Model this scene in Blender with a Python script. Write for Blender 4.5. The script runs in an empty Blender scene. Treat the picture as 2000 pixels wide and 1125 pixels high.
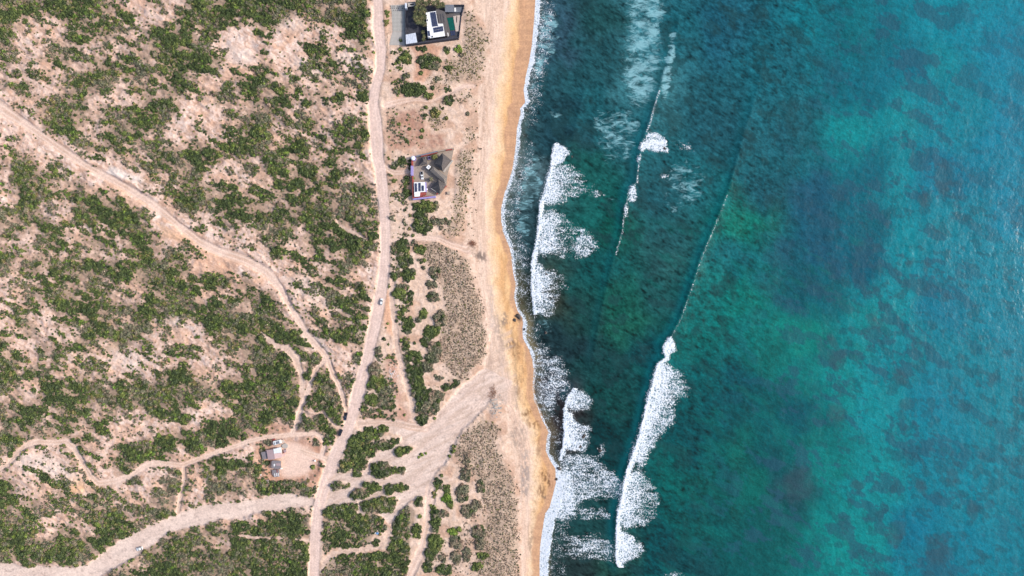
import bpy, bmesh, math, random
import numpy as np
from mathutils import Vector, Matrix
random.seed(7)
RNG = np.random.RandomState(11)
S = bpy.context.scene
COL = S.collection
PI = math.pi
# ---------------------------------------------------------------- camera, sky, sun, exposure
ALT = 480.0          # metres above the sea
GSD = 0.36           # metres per photo pixel at sea level
cam = bpy.data.cameras.new('camera'); cam.sensor_width = 36; cam.lens = 36 * ALT / (2000 * GSD)
cam.clip_start = 1; cam.clip_end = 20000
co = bpy.data.objects.new('camera', cam); COL.objects.link(co); co.location = (0, 0, ALT); S.camera = co
SUN_EL = math.radians(35)
wd = bpy.data.worlds.new('World'); S.world = wd; wd.use_nodes = True
_nt = wd.node_tree; sky = _nt.nodes.new('ShaderNodeTexSky'); sky.sky_type = 'NISHITA'; sky.sun_disc = False
sky.sun_elevation = SUN_EL; sky.sun_rotation = math.radians(90); sky.dust_density = 3.0
_nt.links.new(sky.outputs[0], _nt.nodes['Background'].inputs[0]); _nt.nodes['Background'].inputs[1].default_value = 0.15
sl = bpy.data.lights.new('sun', 'SUN'); sl.energy = 2.4; sl.angle = math.radians(1.5); sl.color = (1, .95, .88)
so = bpy.data.objects.new('sun', sl); COL.objects.link(so); so.rotation_euler = (0, PI / 2 - SUN_EL, math.radians(4))
S.view_settings.view_transform = 'Standard'; S.view_settings.look = 'None'; S.view_settings.exposure = 0.5
KE = (1.16, 1.16, 1.20)      # picture value of a level white surface under this light
def lin(c):
    c = np.asarray(c, dtype=np.float64) / 255.0
    return np.where(c <= .04045, c / 12.92, ((c + .055) / 1.055) ** 2.4)
def alb(c, k=1.0):
    return np.clip(lin(c) / np.array(KE) * k, 0, .85)
def al4(c, k=1.0):
    a = alb(c, k); return (float(a[0]), float(a[1]), float(a[2]), 1)
# ---------------------------------------------------------------- noise and raster tools (photo pixel units)
def _h(ix, iy, s):
    n = (ix * 374761393 + iy * 668265263 + s * 1442695041) & 0xffffffff
    n = ((n ^ (n >> 13)) * 1274126177) & 0xffffffff
    n = ((n ^ (n >> 15)) * 2246822519) & 0xffffffff
    return ((n ^ (n >> 16)) & 0xffff) / 65535.0
def noise(x, y, s=0):
    fx = np.floor(x); fy = np.floor(y); u = x - fx; v = y - fy
    ix = fx.astype(np.int64); iy = fy.astype(np.int64); x0 = int(ix.min()); y0 = int(iy.min()); nx_ = int(ix.max()) - x0 + 2; ny_ = int(iy.max()) - y0 + 2
    u = u * u * (3 - 2 * u); v = v * v * (3 - 2 * v)
    if nx_ * ny_ < 4 * ix.size + 1000:
        tx, ty = np.meshgrid(np.arange(x0, x0 + nx_), np.arange(y0, y0 + ny_)); T = _h(tx, ty, s).ravel(); k = (iy - y0) * nx_ + (ix - x0)
        a = T[k]; b = T[k + 1]; c = T[k + nx_]; d = T[k + nx_ + 1]
    else:
        a = _h(ix, iy, s); b = _h(ix + 1, iy, s); c = _h(ix, iy + 1, s); d = _h(ix + 1, iy + 1, s)
    return (a + (b - a) * u) * (1 - v) + (c + (d - c) * u) * v
def fbm(x, y, s=0, o=4, g=.5):
    r = 0; a = 1; t = 0
    for i in range(o):
        r = r + a * noise(x * 2 ** i + 17.3 * i, y * 2 ** i - 9.1 * i, s + i); t += a; a *= g
    return r / t
def sstep(a, b, x):
    t = np.clip((x - a) / (b - a), 0, 1); return t * t * (3 - 2 * t)
class Ras:
    def __init__(s, x0, x1, y0, y1):
        s.x0, s.y0 = x0, y0; s.w = x1 - x0; s.h = y1 - y0
        s.X, s.Y = np.meshgrid(np.arange(x0, x1) + .0, np.arange(y0, y1) + .0)
    def zero(s): return np.zeros((s.h, s.w))
    def _box(s, xa, xb, ya, yb):
        return (slice(max(0, int(ya) - s.y0), max(0, min(s.h, int(yb) + 2 - s.y0))), slice(max(0, int(xa) - s.x0), max(0, min(s.w, int(xb) + 2 - s.x0))))
    def poly(s, pts, A=None, val=1.0, jit=0.0, seed=0):
        if A is None: A = s.zero()
        xs = [p[0] for p in pts]; ys = [p[1] for p in pts]
        b = s._box(min(xs) - 6, max(xs) + 6, min(ys) - 6, max(ys) + 6)
        X = s.X[b]; Y = s.Y[b]
        if X.size == 0: return A
        if jit:
            X, Y = X + (fbm(X / 9, Y / 9, 31 + seed, 3) - .5) * 2 * jit, Y + (fbm(X / 9, Y / 9, 61 + seed, 3) - .5) * 2 * jit
        ins = np.zeros(X.shape, bool); n = len(pts)
        for i in range(n):
            ax, ay = pts[i]; bx, by = pts[(i + 1) % n]
            if ay == by: continue
            c = ((ay > Y) != (by > Y)) & (X < (bx - ax) * (Y - ay) / (by - ay) + ax)
            ins ^= c
        A[b] = np.where(ins, np.maximum(A[b], val), A[b]); return A
    def dist(s, pts, R):
        """signed distance to a polyline and the half width there: pts = (x, y, halfwidth)"""
        D = np.full((s.h, s.w), 1e3); Wd = np.ones((s.h, s.w))
        for i in range(len(pts) - 1):
            ax, ay, aw = pts[i]; bx, by, bw = pts[i + 1]
            b = s._box(min(ax, bx) - R, max(ax, bx) + R, min(ay, by) - R, max(ay, by) + R)
            X = s.X[b]; Y = s.Y[b]
            if X.size == 0: continue
            dx, dy = bx - ax, by - ay; L2 = dx * dx + dy * dy + 1e-9
            t = np.clip(((X - ax) * dx + (Y - ay) * dy) / L2, 0, 1)
            px, py = ax + t * dx, ay + t * dy
            d = np.hypot(X - px, Y - py); sg = np.sign((X - ax) * dy - (Y - ay) * dx); sg = np.where(sg == 0, 1, sg)
            m = d < np.abs(D[b]); D[b] = np.where(m, d * sg, D[b]); Wd[b] = np.where(m, aw + t * (bw - aw), Wd[b])
        return D, Wd
    def ell(s, cx, cy, rx, ry, A, val=1.0, tilt=0, soft=.3):
        R = max(rx, ry) * 1.5 + 2; b = s._box(cx - R, cx + R, cy - R, cy + R); X = s.X[b] - cx; Y = s.Y[b] - cy
        if X.size == 0: return A
        a = math.radians(tilt); u = X * math.cos(a) + Y * math.sin(a); v = -X * math.sin(a) + Y * math.cos(a)
        q = np.hypot(u / rx, v / ry) + (fbm(s.X[b] / 7, s.Y[b] / 7, 5, 3) - .5) * .7
        A[b] = np.maximum(A[b], val * (1 - sstep(1 - soft, 1 + soft, q))); return A
    def blur(s, A, r):
        for ax in (0, 1):
            for _ in range(2):
                P = np.pad(A, [(r + 1, r) if k == ax else (0, 0) for k in (0, 1)], mode='edge'); c = np.cumsum(P, axis=ax)
                n = 2 * r + 1
                A = (np.take(c, range(n, c.shape[ax]), axis=ax) - np.take(c, range(0, c.shape[ax] - n), axis=ax)) / n
        return A
    def samp(s, A, x, y):
        x = np.clip(np.asarray(x, float) - s.x0, 0, s.w - 1.001); y = np.clip(np.asarray(y, float) - s.y0, 0, s.h - 1.001)
        i = x.astype(int); j = y.astype(int); u = x - i; v = y - j
        if A.ndim == 3: u = u[..., None]; v = v[..., None]
        return (A[j, i] * (1 - u) + A[j, i + 1] * u) * (1 - v) + (A[j + 1, i] * (1 - u) + A[j + 1, i + 1] * u) * v
# ---------------------------------------------------------------- traced lines (photo pixels)
SHORE = [(1049,-400),(1047,-60),(1047,0),(1044,45),(1040,88),(1035,120),(1028,150),(1024,175),(1027,200),(1017,212),(1017,225),(1011,250),(1009,281),(1002,331),(996,350),(987,376),(980,406),(980,431),(983,451),(991,471),(997,485),(1000,505),(1003,530),(1008,555),(1005,582),(1012,607),(1021,620),(1023,632),(1021,644),(1023,662),(1034,682),(1041,702),(1043,724),(1041,757),(1044,782),(1052,800),(1062,824),(1072,843),(1068,863),(1067,880),(1076,900),(1086,915),(1087,943),(1082,963),(1075,990),(1066,1003),(1061,1033),(1056,1068),(1055,1105),(1056,1200),(1050,1600)]
GOLD = [(998,-400),(998,0),(990,37),(985,80),(981,125),(975,160),(970,200),(966,281),(957,340),(952,393),(950,443),(957,493),(960,562),(969,612),(980,662),(990,712),(998,745),(1008,787),(1020,815),(1036,843),(1042,880),(1040,968),(1037,1043),(1034,1124),(1032,1300),(1030,1600)]
def xat(line, y):
    return np.interp(y, [p[1] for p in line], [p[0] for p in line])
R = Ras(-170, 1130, -170, 1296)
X, Y = R.X, R.Y
shx = xat(SHORE, Y); gx = xat(GOLD, Y)
def line(pts, hw): return [(p[0], p[1], p[2] if len(p) > 2 else hw) for p in pts]
def ext(l):
    a, b, c, d = l[0], l[1], l[-2], l[-1]
    k = 260.
    def e(p, q):
        n = math.hypot(p[0] - q[0], p[1] - q[1]); return (p[0] + (p[0] - q[0]) / n * k, p[1] + (p[1] - q[1]) / n * k, p[2])
    return [e(a, b)] + l + [e(d, c)]
ROAD = [(738,-250,9),(738,0,9),(739,50,11),(744,100,10),(743,135,9),(732,175,10),(729,200,10),(733,237,12.5),(736,281,13),(738,310,11.5),(743,331,11),(748,381,11),(752,431,10),(753,481,10),(750,531,10.5),(746,562,10.5),(737,612,12),(726,662,11),(715,712,11),(701,762,13),(688,812,11),(678,843,11),(653,893,12),(636,943,11.5),(622,993,10.5),(616,1043,10.5),(613,1124,10.5),(609,1300,10.5)]
TR_NW = ext([(0,210,13),(50,243,8),(100,278,8),(165,322,7),(250,368,8),(300,400,8),(345,437,7),(390,472,8),(430,492,9),(480,508,10),(520,530,9),(548,562,7),(562,590,6),(582,622,6),(600,655,7),(620,676,7),(636,692,6)])[:-1]
TR_A = line([(636,690),(632,706),(619,720),(608,745),(600,765),(594,785),(584,808),(578,832),(570,848)], 4.5)
TR_B = [(638,696,6),(650,730,6),(664,757,5),(672,785,4),(678,806,3)]
TR_C = [(512,648,3),(524,662,5),(541,676,5),(562,680,8),(580,700,8),(588,730,5),(590,757,4),(590,790,5),(584,820,6)]
TR_D = line([(592,802),(603,812),(617,812),(628,804),(640,812),(650,827),(664,833)], 3)
TR_SW = [(-220,940,5),(0,915,5),(15,909,5),(32,888,6),(50,870,6),(75,862,7),(107,865,6),(130,862,7),(146,875,7),(160,901,6),(176,928,6),(192,944,7),(225,940,7),(255,930,6),(287,908,6),(312,903,6),(355,909,6),(390,896,6),(425,883,5),(462,871,5),(485,862,5),(514,855,5),(548,851,5),(588,848,5),(617,847,4.5),(629,853,4.5),(634,865,4.5),(632,878,5),(628,890,5)]
TR_E = [(585,878,4),(600,884,6),(618,890,6),(640,897,6)]
TR_F = line([(359,912),(360,930),(357,948),(353,970),(350,985),(347,1000)], 4)
WASH = [(770,540,3),(764,575,4),(768,612,5),(772,645,5),(777,687,5),(787,725,5),(797,757,5),(804,787,5),(811,830,6)]
TR_G = [(840,955,9),(840,975,9),(837,1018,8),(827,1068,8),(806,1110,9),(780,1170,9),(740,1300,9)]
TR_H = line([(632,1098),(650,1080),(670,1077),(695,1074),(737,1069),(755,1057),(760,1040),(752,1026)], 4)
TR_I = line([(470,1046),(500,1049),(530,1051),(560,1049),(575,1053),(604,1055)], 2.2)
TR_J = [(925,168,4),(905,168,4),(880,178,4),(860,190,3.5),(842,198,3),(810,193,5),(780,198,7),(755,205,8)]
TR_K = [(762,470,4),(800,468,5),(830,465,6),(855,466,5),(880,478,6),(910,487,9),(940,480,14)]
TR_L = [(752,326,6),(768,337,6),(785,337,6),(800,333,5)]
TR_M = [(655,420,2),(662,440,3),(680,450,3),(705,460,4),(725,470,3),(745,468,3)]
TR_N = [(725,825,7),(694,828,8),(745,826,6),(775,826,7),(800,832,8),(830,835,10)]
ARROYO = [(-200,1110),(0,1099),(25,1100),(50,1108),(75,1104),(150,1108),(170,1103),(190,1088),(220,1063),(237,1053),(275,1035),(312,1018),(350,1003),(387,988),(425,984),(462,980),(500,975),(525,967),(560,962),(590,968),(615,972),(612,990),(575,990),(540,996),(500,1003),(475,1013),(425,1015),(400,1025),(362,1032),(325,1042),(300,1062),(268,1085),(235,1104),(200,1125),(170,1180),(-200,1200)]
FAN = [(645,923),(675,924),(700,928),(712,915),(722,893),(740,882),(770,872),(784,858),(775,845),(725,845),(700,838),(694,826),(725,820),(762,820),(800,830),(827,835),(850,816),(857,802),(875,785),(900,757),(925,736),(945,717),(952,690),(960,640),(1000,640),(1010,745),(1010,800),(960,780),(945,800),(920,825),(900,843),(886,872),(876,898),(862,912),(850,925),(842,948),(838,968),(822,968),(800,980),(785,998),(770,1015),(757,1024),(748,1010),(735,1000),(715,1002),(700,1004),(690,996),(700,980),(670,984),(640,992),(622,996),(626,960),(634,944)]
ISLANDS = [[(725,905),(745,900),(768,912),(790,912),(792,922),(770,925),(755,935),(735,934),(724,925)],[(700,952),(716,940),(745,945),(748,956),(730,962),(712,972),(690,975),(683,966)],[(752,948),(775,944),(800,948),(798,958),(775,962),(758,968),(750,958)],[(705,982),(730,975),(765,968),(780,975),(775,985),(765,1000),(740,1000),(722,1003),(705,1000)],[(632,992),(660,985),(700,982),(702,992),(680,1002),(650,1010),(630,1008)],[(770,880),(785,872),(800,868),(812,874),(800,884),(785,893),(772,890)],[(645,945),(665,938),(680,945),(676,955),(650,957)],[(712,868),(735,862),(775,856),(782,862),(768,872),(735,884),(722,898),(712,918),(702,931),(692,928),(690,905),(676,923),(657,922),(662,905),(672,888),(682,858),(700,843),(760,840),(752,850),(738,858)]]
BEACH_W = [(925,-400),(925,0),(942,35),(955,65),(958,110),(945,160),(935,175),(933,281),(928,340),(915,400),(912,450),(915,480),(925,500),(935,560),(948,620),(952,690),(945,717),(1000,745),(985,800),(990,843),(1002,880),(1015,940),(1016,1000),(1018,1125),(1015,1600)]
YARD = [[(757,8),(905,8),(905,92),(757,92)],[(798,302),(890,290),(890,388),(800,392)],[(518,862),(556,858),(622,868),(628,892),(622,925),(600,935),(560,940),(528,930),(518,905)],[(905,285),(870,300),(885,330)]]
rdD, rdW = R.dist(ROAD, 60)
wob = (fbm(X / 14, Y / 14, 3, 3) - .5) * 3
def band(pts, soft=1.2, j=1.0):
    D, Wd = R.dist(pts, 40); return 1 - sstep(-soft, soft, np.abs(D) + wob * j - Wd), D, Wd
mRoad = 1 - sstep(-1.2, 1.2, np.abs(rdD) + wob * .35 - rdW)
mTrk = R.zero(); tread = R.zero()
for t in (TR_NW, TR_A, TR_B, TR_SW, TR_F, TR_G, TR_E, TR_J, TR_K, TR_L, TR_N):
    m, D, Wd = band(t); mTrk = np.maximum(mTrk, m)
    q = np.abs(D) / np.maximum(Wd, 1); tread = np.maximum(tread, m * np.exp(-((q - .45) / .16) ** 2))
mPath = R.zero()
for t in (TR_C, TR_D, TR_H, TR_I, TR_M, WASH): mPath = np.maximum(mPath, band(t, 1.2, 1.4)[0])
mSand = R.zero(); R.poly(ARROYO, mSand, 1, 2.5); R.poly(FAN, mSand, 1, 3, 4)
for p in ISLANDS:
    mSand = np.where(R.poly(p, None, 1, 2) > 0, 0, mSand)
mYard = R.zero()
for p in YARD: R.poly(p, mYard, 1, 1)
bwx = xat(BEACH_W, Y) + (fbm(X / 20, Y / 12, 8, 3) - .5) * 10
mBeach = sstep(-2, 2, X - bwx)
mSandS = R.blur(mSand, 1)
# ---------------------------------------------------------------- terrain height (metres)
def macro(x, y):
    d = xat(SHORE, y) - x
    return np.interp(d, [-90, -30, 0, 8, 25, 50, 80, 130, 250, 500, 1000, 1300], [-4, -1.2, 0, .25, .9, 1.9, 2.6, 3.0, 3.5, 4.3, 5.6, 6.4])
HM = macro(X, Y); rcx0 = np.interp(Y, [p[1] for p in ROAD], [p[0] for p in ROAD])
flat = np.clip(np.maximum.reduce([mRoad, mTrk, mPath * .7, mSandS, R.blur(mYard, 2), sstep(-25, 5, X - bwx)]), 0, 1)
flat = np.maximum(R.blur(flat, 2), flat)
gul = 1 - np.abs(fbm((X + Y * .3) / 26, (Y - X * .5) / 13, 21, 4) * 2 - 1) * 2.2
wz = np.where(X < rcx0, 1, .35); relief = ((fbm(X / 60, Y / 45, 15, 3) - .5) * 3.2 + np.clip(gul, -1, 1) * .55) * wz + (fbm(X / 5, Y / 5, 25, 2) - .5) * .4
H = HM + (relief + .5) * (1 - flat) * sstep(0, 60, shx - X) + mRoad * .25 - mSandS * .35 - tread * .06
H += mBeach * (fbm(X / 6, Y / 40, 45, 3) - .5) * .25 * sstep(0, 15, shx - X)
def Hat(x, y): return R.samp(H, x, y)
def WX(px, z): return (np.asarray(px) - 1000) * GSD * (1 - np.asarray(z) / ALT)
def WY(py, z): return (562.5 - np.asarray(py)) * GSD * (1 - np.asarray(z) / ALT)
# ---------------------------------------------------------------- scrub density, 25 x 25.5 px cells read off the photograph
TL = """88778987643453476799
75425776455324678856
75223577754676747311
63235643524587672120
55446645555647897710
44424456866567737153
55534688746536842557
15535673234666425637
01367764645687211455
22168753568873131357
34213454667532153348
42410156654467686675
57734112234567676435
47856431003434761132
36955563311433775554
25742376763014887886
65753477789400353666
65566423478720142453
54457557647752511432
65465444446644631023
54757887787887721111
35454455465788568856
34667745642468843228
25335677666868857855
35625457635846337886
54624358687433126685
62256564474445353557
66347423311324523445
55654364423247733445
54268756587876786788
54568776688888844648
56536874653463521258
56745646412414518878
87566453342476787672
65123454278773273111
23343553487323436757
44353235246235625646
73425616522356615665
83654376343566143221
87733447873387500000
88525745898314558888
88877868730668864378
87688874315678878888
23633542476478878777""".split()
TR = """799886577000
896137888000
723233277000
311344538000
422366534000
742335424000
665545556000
566465536000
684453433000
635663556000
844444877000
647743553000
455657545000
456765736000
357467568300
655668656100
756799586600
666475657800
563477887400
273454587200
113454762100
114445534100
762334547100
862333556000
974444655000
787555887000
858732448000
899382136000
899377424000
899658462000
899669839000
898448820000
732688710000
220125400000
310003000000
350024100000
435522000000
878651000000
310310000000
578860000000
788860000000
767660000000
888870000000
877880000000""".split()
G = np.array([[int(c) for c in a] + [int(c) for c in b] for a, b in zip(TL, TR)], float) / 9.0
def gsamp(x, y):
    u = np.clip(x / 25 - .5, 0, G.shape[1] - 1.01); v = np.clip(y / 25.57 - .5, 0, G.shape[0] - 1.01)
    i = u.astype(int); j = v.astype(int); a = u - i; b = v - j
    return (G[j, i] * (1 - a) + G[j, i + 1] * a) * (1 - b) + (G[j + 1, i] * (1 - a) + G[j + 1, i + 1] * a) * b
rcx = np.interp(Y, [p[1] for p in ROAD], [p[0] for p in ROAD])
west = rcx - X                                   # > 0 west of the road
Gs = (lambda q: np.clip((q - .52) * 1.4 + .54, 0, 1))(gsamp(X + (fbm(X / 12, Y / 12, 71, 2) - .5) * 14, Y + (fbm(X / 12, Y / 12, 73, 2) - .5) * 14))
dens = np.where(west > 0, Gs, 0) * sstep(6, 12, west)
# east of the road: (cx, cy, rx, ry, tilt, tone) single shrubs and thickets
EAST = [(617,864,8,8,0,'s'),(611,912,5,7,0,'g'),(522,904,6,7,0,'d'),(524,864,8,7,0,'s'),(512,885,6,9,0,'s'),(636,862,5,8,0,'g'),(641,850,6,6,0,'s'),(505,920,9,8,0,'g'),(515,938,9,6,0,'g'),(540,945,14,6,0,'d'),(565,943,14,7,0,'s'),(590,948,12,6,0,'g'),(603,938,6,4,0,'o'),(596,962,10,6,0,'s'),(757,27,6,8,0,'g'),(755,43,5,9,0,'o'),(783,79,5,4,0,'d'),(782,97,7,5,0,'g'),(793,114,11,14,-25,'g'),(825,96,15,5,0,'d'),(838,121,24,16,0,'d'),(848,128,12,10,0,'s'),(874,98,8,7,0,'d'),(896,97,8,8,0,'b'),(902,108,6,6,0,'s'),(876,134,9,6,0,'g'),(822,143,7,5,0,'g'),(855,155,7,5,0,'s'),(793,150,8,6,0,'s'),(808,176,27,14,0,'d'),(838,188,11,7,0,'g'),(845,172,6,5,0,'d'),(873,176,9,5,-15,'d'),(876,196,13,9,-20,'d'),(832,210,6,5,0,'g'),(828,228,5,8,0,'d'),(775,223,3,3,0,'g'),(780,243,4,5,0,'g'),(800,252,4,4,0,'d'),(913,222,5,6,0,'s'),(872,231,6,5,0,'o'),(865,212,4,3,0,'d'),(825,255,5,5,0,'g'),(823,268,5,6,0,'g'),(797,277,4,3,0,'g'),(850,222,10,10,0,'o'),
(760,311,3,3,0,'g'),(784,316,12,9,0,'d'),(769,326,9,6,0,'d'),(800,319,5,12,0,'d'),(769,354,6,5,0,'g'),(793,354,7,13,0,'d'),(794,377,9,11,0,'d'),(767,381,4,6,0,'o'),(815,404,12,8,0,'d'),(835,404,20,12,0,'g'),(850,402,8,8,0,'s'),(822,425,14,14,0,'d'),(818,443,12,14,0,'d'),(832,440,14,16,0,'d'),(852,432,14,7,20,'s'),(870,433,13,7,0,'s'),(862,445,6,5,0,'s'),(830,457,6,5,0,'d'),(791,410,4,5,0,'d'),(801,421,4,4,0,'o'),(765,426,5,6,0,'s'),(800,447,4,5,0,'o'),(807,460,5,4,0,'g'),(785,477,12,13,0,'d'),(770,482,5,8,0,'s'),(808,475,9,6,0,'s'),(820,488,12,9,0,'g'),(791,508,16,16,0,'d'),(822,510,8,6,0,'d'),(771,540,8,9,0,'d'),(798,536,16,13,0,'d'),(785,560,15,6,0,'s'),(827,523,6,5,0,'s'),(850,533,12,13,0,'s'),(842,556,12,8,0,'s'),
(780,573,13,12,0,'g'),(802,577,6,13,0,'d'),(804,593,5,4,0,'d'),(845,580,13,10,0,'s'),(785,610,7,10,20,'g'),(775,627,4,5,0,'d'),(797,636,11,19,20,'d'),(827,613,8,13,25,'g'),(818,625,7,7,0,'s'),(852,645,9,9,0,'g'),(838,650,12,16,0,'d'),(830,667,8,13,0,'d'),(860,622,12,18,0,'s'),(795,683,5,5,0,'d'),(810,670,4,4,0,'d'),(795,664,8,6,0,'o'),(757,632,4,3,0,'g'),(754,640,3,2,0,'d'),(750,662,6,5,0,'d'),(759,672,3,3,0,'g'),(762,697,8,5,0,'g'),(740,690,7,17,0,'s'),(810,697,14,13,0,'d'),(850,687,14,22,0,'s'),(840,700,10,12,0,'d'),(817,717,10,12,0,'d'),(835,716,10,12,0,'s'),(812,737,16,20,0,'d'),(803,722,9,10,0,'d'),(820,765,16,18,0,'d'),(857,737,12,5,20,'s'),(875,755,17,7,-12,'d'),(893,748,8,7,0,'d'),(852,774,17,11,0,'s'),(838,770,10,12,0,'d'),(840,795,20,18,0,'s'),(822,795,10,14,0,'d'),(825,818,12,12,0,'d'),(790,810,4,4,0,'g'),(849,817,4,4,0,'g'),(815,788,4,4,0,'g'),
(733,722,12,16,0,'s'),(738,745,17,16,0,'g'),(755,762,13,9,0,'s'),(728,782,16,11,0,'g'),(752,785,14,14,0,'s'),(764,790,8,16,0,'d'),(715,810,13,6,0,'s'),(742,812,20,5,-8,'d'),(765,818,8,4,0,'s'),(722,840,13,7,0,'d'),(748,837,13,7,0,'g'),
(720,850,16,9,0,'g'),(695,865,14,10,0,'g'),(745,866,18,7,15,'s'),(700,885,14,12,0,'d'),(718,880,10,10,0,'g'),(700,910,9,16,0,'d'),(676,910,10,10,0,'g'),(668,918,9,6,0,'s'),
(780,881,8,8,35,'g'),(803,876,5,4,0,'g'),(825,888,11,4,-30,'b'),(745,919,19,14,0,'d'),(750,908,10,8,0,'s'),(772,918,6,6,0,'d'),(786,919,8,6,0,'s'),(657,947,11,8,0,'s'),(681,948,5,5,0,'o'),(730,952,14,8,0,'g'),(714,945,6,6,0,'g'),(700,963,13,9,0,'s'),(762,955,10,10,0,'d'),(780,952,12,9,0,'g'),(795,952,6,5,0,'d'),
(717,988,10,11,0,'d'),(740,985,16,10,0,'g'),(760,982,14,10,0,'d'),(752,995,14,7,0,'g'),(690,990,10,7,0,'g'),(670,992,9,7,0,'g'),(735,1060,7,9,0,'d'),(745,1038,6,8,0,'g'),(752,1030,6,7,0,'s'),
(818,980,8,11,0,'d'),(820,1008,4,7,0,'g'),(814,1038,9,17,0,'g'),(884,880,4,20,25,'g'),(862,928,4,5,0,'g'),(856,945,9,12,0,'d'),(849,963,5,9,0,'g'),(873,955,8,10,0,'g'),(872,972,9,10,0,'b'),(880,985,7,8,0,'g'),(903,962,13,20,0,'s'),(910,925,11,15,0,'s'),(912,898,7,13,0,'s'),(938,950,9,13,0,'s'),(851,1015,10,26,0,'d'),(868,1003,9,8,0,'s'),(845,992,6,9,0,'g'),(850,1060,15,20,0,'g'),(842,1080,12,16,0,'d'),(885,1037,10,8,0,'b'),(897,1033,7,7,0,'g'),(915,998,17,13,0,'s'),(930,985,10,10,0,'s'),(935,1040,15,16,0,'s'),(937,1062,10,12,0,'s'),(890,1058,14,13,0,'s'),(890,1088,11,13,0,'s'),(912,1083,9,15,0,'s'),(942,1085,12,8,0,'g'),(932,1105,11,9,0,'g'),(867,1113,18,11,0,'d'),(835,1105,9,15,0,'d'),(865,1090,8,8,0,'s')]
THICK = [[(634,1000),(660,996),(700,1000),(740,1006),(750,1016),(745,1032),(732,1042),(725,1058),(712,1070),(675,1072),(650,1068),(636,1084),(630,1070),(632,1020)],
 [(640,1092),(675,1082),(725,1080),(756,1075),(766,1050),(768,1025),(782,1000),(800,985),(812,995),(810,1022),(802,1052),(804,1080),(796,1110),(770,1180),(730,1296),(625,1296),(625,1124)]]
for p in THICK + ISLANDS: R.poly(p, dens, .93, 1.5)
for p, v in (([(775,455),(835,470),(868,560),(800,600),(770,560)],.42),([(776,560),(862,560),(868,640),(872,700),(905,745),(850,800),(820,840),(800,740),(780,640)],.42),([(845,935),(900,900),(945,930),(952,1010),(930,1080),(955,1296),(800,1296),(832,1080)],.5),([(765,92),(905,88),(915,160),(840,205),(770,200)],.3),([(757,210),(905,210),(905,290),(757,295)],.2),([(757,300),(800,300),(800,400),(880,400),(870,460),(760,460)],.26),([(722,690),(770,690),(778,810),(700,820)],.55),([(745,470),(772,470),(772,560),(748,560)],.35)): np.maximum(dens, R.blur(R.poly(p, None, v, 6), 4), out=dens)
mYardB = R.blur(mYard, 1)
road_gap = sstep(-.5, 3, np.abs(rdD) - rdW)
dens = dens * road_gap * (1 - np.clip(mTrk * 1.6, 0, 1)) * (1 - np.clip(mPath * 1.5, 0, 1)) * (1 - mSandS) * (1 - mYardB) * (1 - mBeach)
# tuft fields on the dunes: polygon, density, tone mix
TUFT = [([(840,470),(870,475),(915,510),(925,560),(940,600),(950,650),(945,700),(920,725),(905,742),(885,735),(862,700),(860,650),(872,600),(862,560),(835,520),(830,490)],.95,0),
 ([(905,850),(945,815),(975,835),(962,870),(985,900),(1005,940),(1010,1000),(1012,1296),(945,1296),(925,1125),(930,1080),(950,1000),(930,930),(895,900),(888,880)],.85,0),
 ([(888,300),(925,288),(925,340),(908,400),(906,440),(892,465),(862,460),(872,440),(885,430),(882,395),(895,370)],.7,1),
 ([(905,15),(930,35),(950,65),(952,120),(936,162),(890,162),(868,148),(860,125),(890,112),(903,80)],.7,1),
 ([(875,185),(930,172),(935,200),(928,281),(905,281),(905,250),(920,235),(925,205),(890,200)],.45,1),
 ([(838,205),(866,203),(868,240),(850,262),(836,240)],.6,1),([(755,212),(832,208),(832,290),(756,290)],.3,2),
 ([(830,150),(880,140),(890,165),(850,180),(830,170)],.45,1),([(815,860),(845,870),(830,900),(790,915),(770,905)],.3,2),
 ([(830,1090),(960,960),(960,1125),(840,1125)],.35,0),([(895,300),(935,200),(935,480),(895,470)],.18,0),([(760,400),(800,400),(860,460),(770,466)],.14,2),([(860,720),(905,742),(860,800),(835,760)],.2,0)]
tuft = R.zero(); tone = R.zero()
for i, (p, v, t) in enumerate(TUFT):
    a = R.blur(R.poly(p, None, 1, 9, i), 6) * v; tone = np.where(a > tuft, t, tone); tuft = np.maximum(tuft, a)
dens = np.maximum(dens, tuft * .24 * (tone < 1.5) * (1 - mSandS) * (1 - mYardB)); tuft *= (1 - mTrk) * (1 - mSandS) * (1 - mYardB) * road_gap
# ---------------------------------------------------------------- ground colours
def mix(a, b, t):
    t = np.clip(t, 0, 1)[..., None]; return a * (1 - t) + b * t
def full(c): return np.ones(X.shape + (3,)) * alb(c)
n1 = fbm(X / 30, Y / 22, 101, 4); n2 = fbm(X / 8, Y / 6, 103, 4); n3 = fbm((X + Y * .4) / 4, (Y - X * .4) / 9, 107, 3)
pale = mix(full((223,198,185)), full((234,217,208)), sstep(.5, .68, n2))
pale = mix(pale, full((216,181,158)), sstep(.5, .66, n1) * .8)
pale = mix(pale, full((190,158,140)), sstep(.52, .7, fbm((X + Y * .5) / 12, (Y - X * .6) / 4, 109, 3)) * .75)
pale = mix(pale, full((188,152,132)), sstep(.56, .66, n3) * .6)
Gb = R.blur(np.where(west > 0, Gs, .1), 6)
litter = mix(full((200,172,156)), full((174,146,130)), sstep(.42, .65, n2))
litter = mix(litter, full((158,146,128)), sstep(.5, .65, n3) * .6)
C = mix(pale, litter, sstep(.25, .8, Gb + (n2 - .5) * 1.1) * .95)
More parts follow.
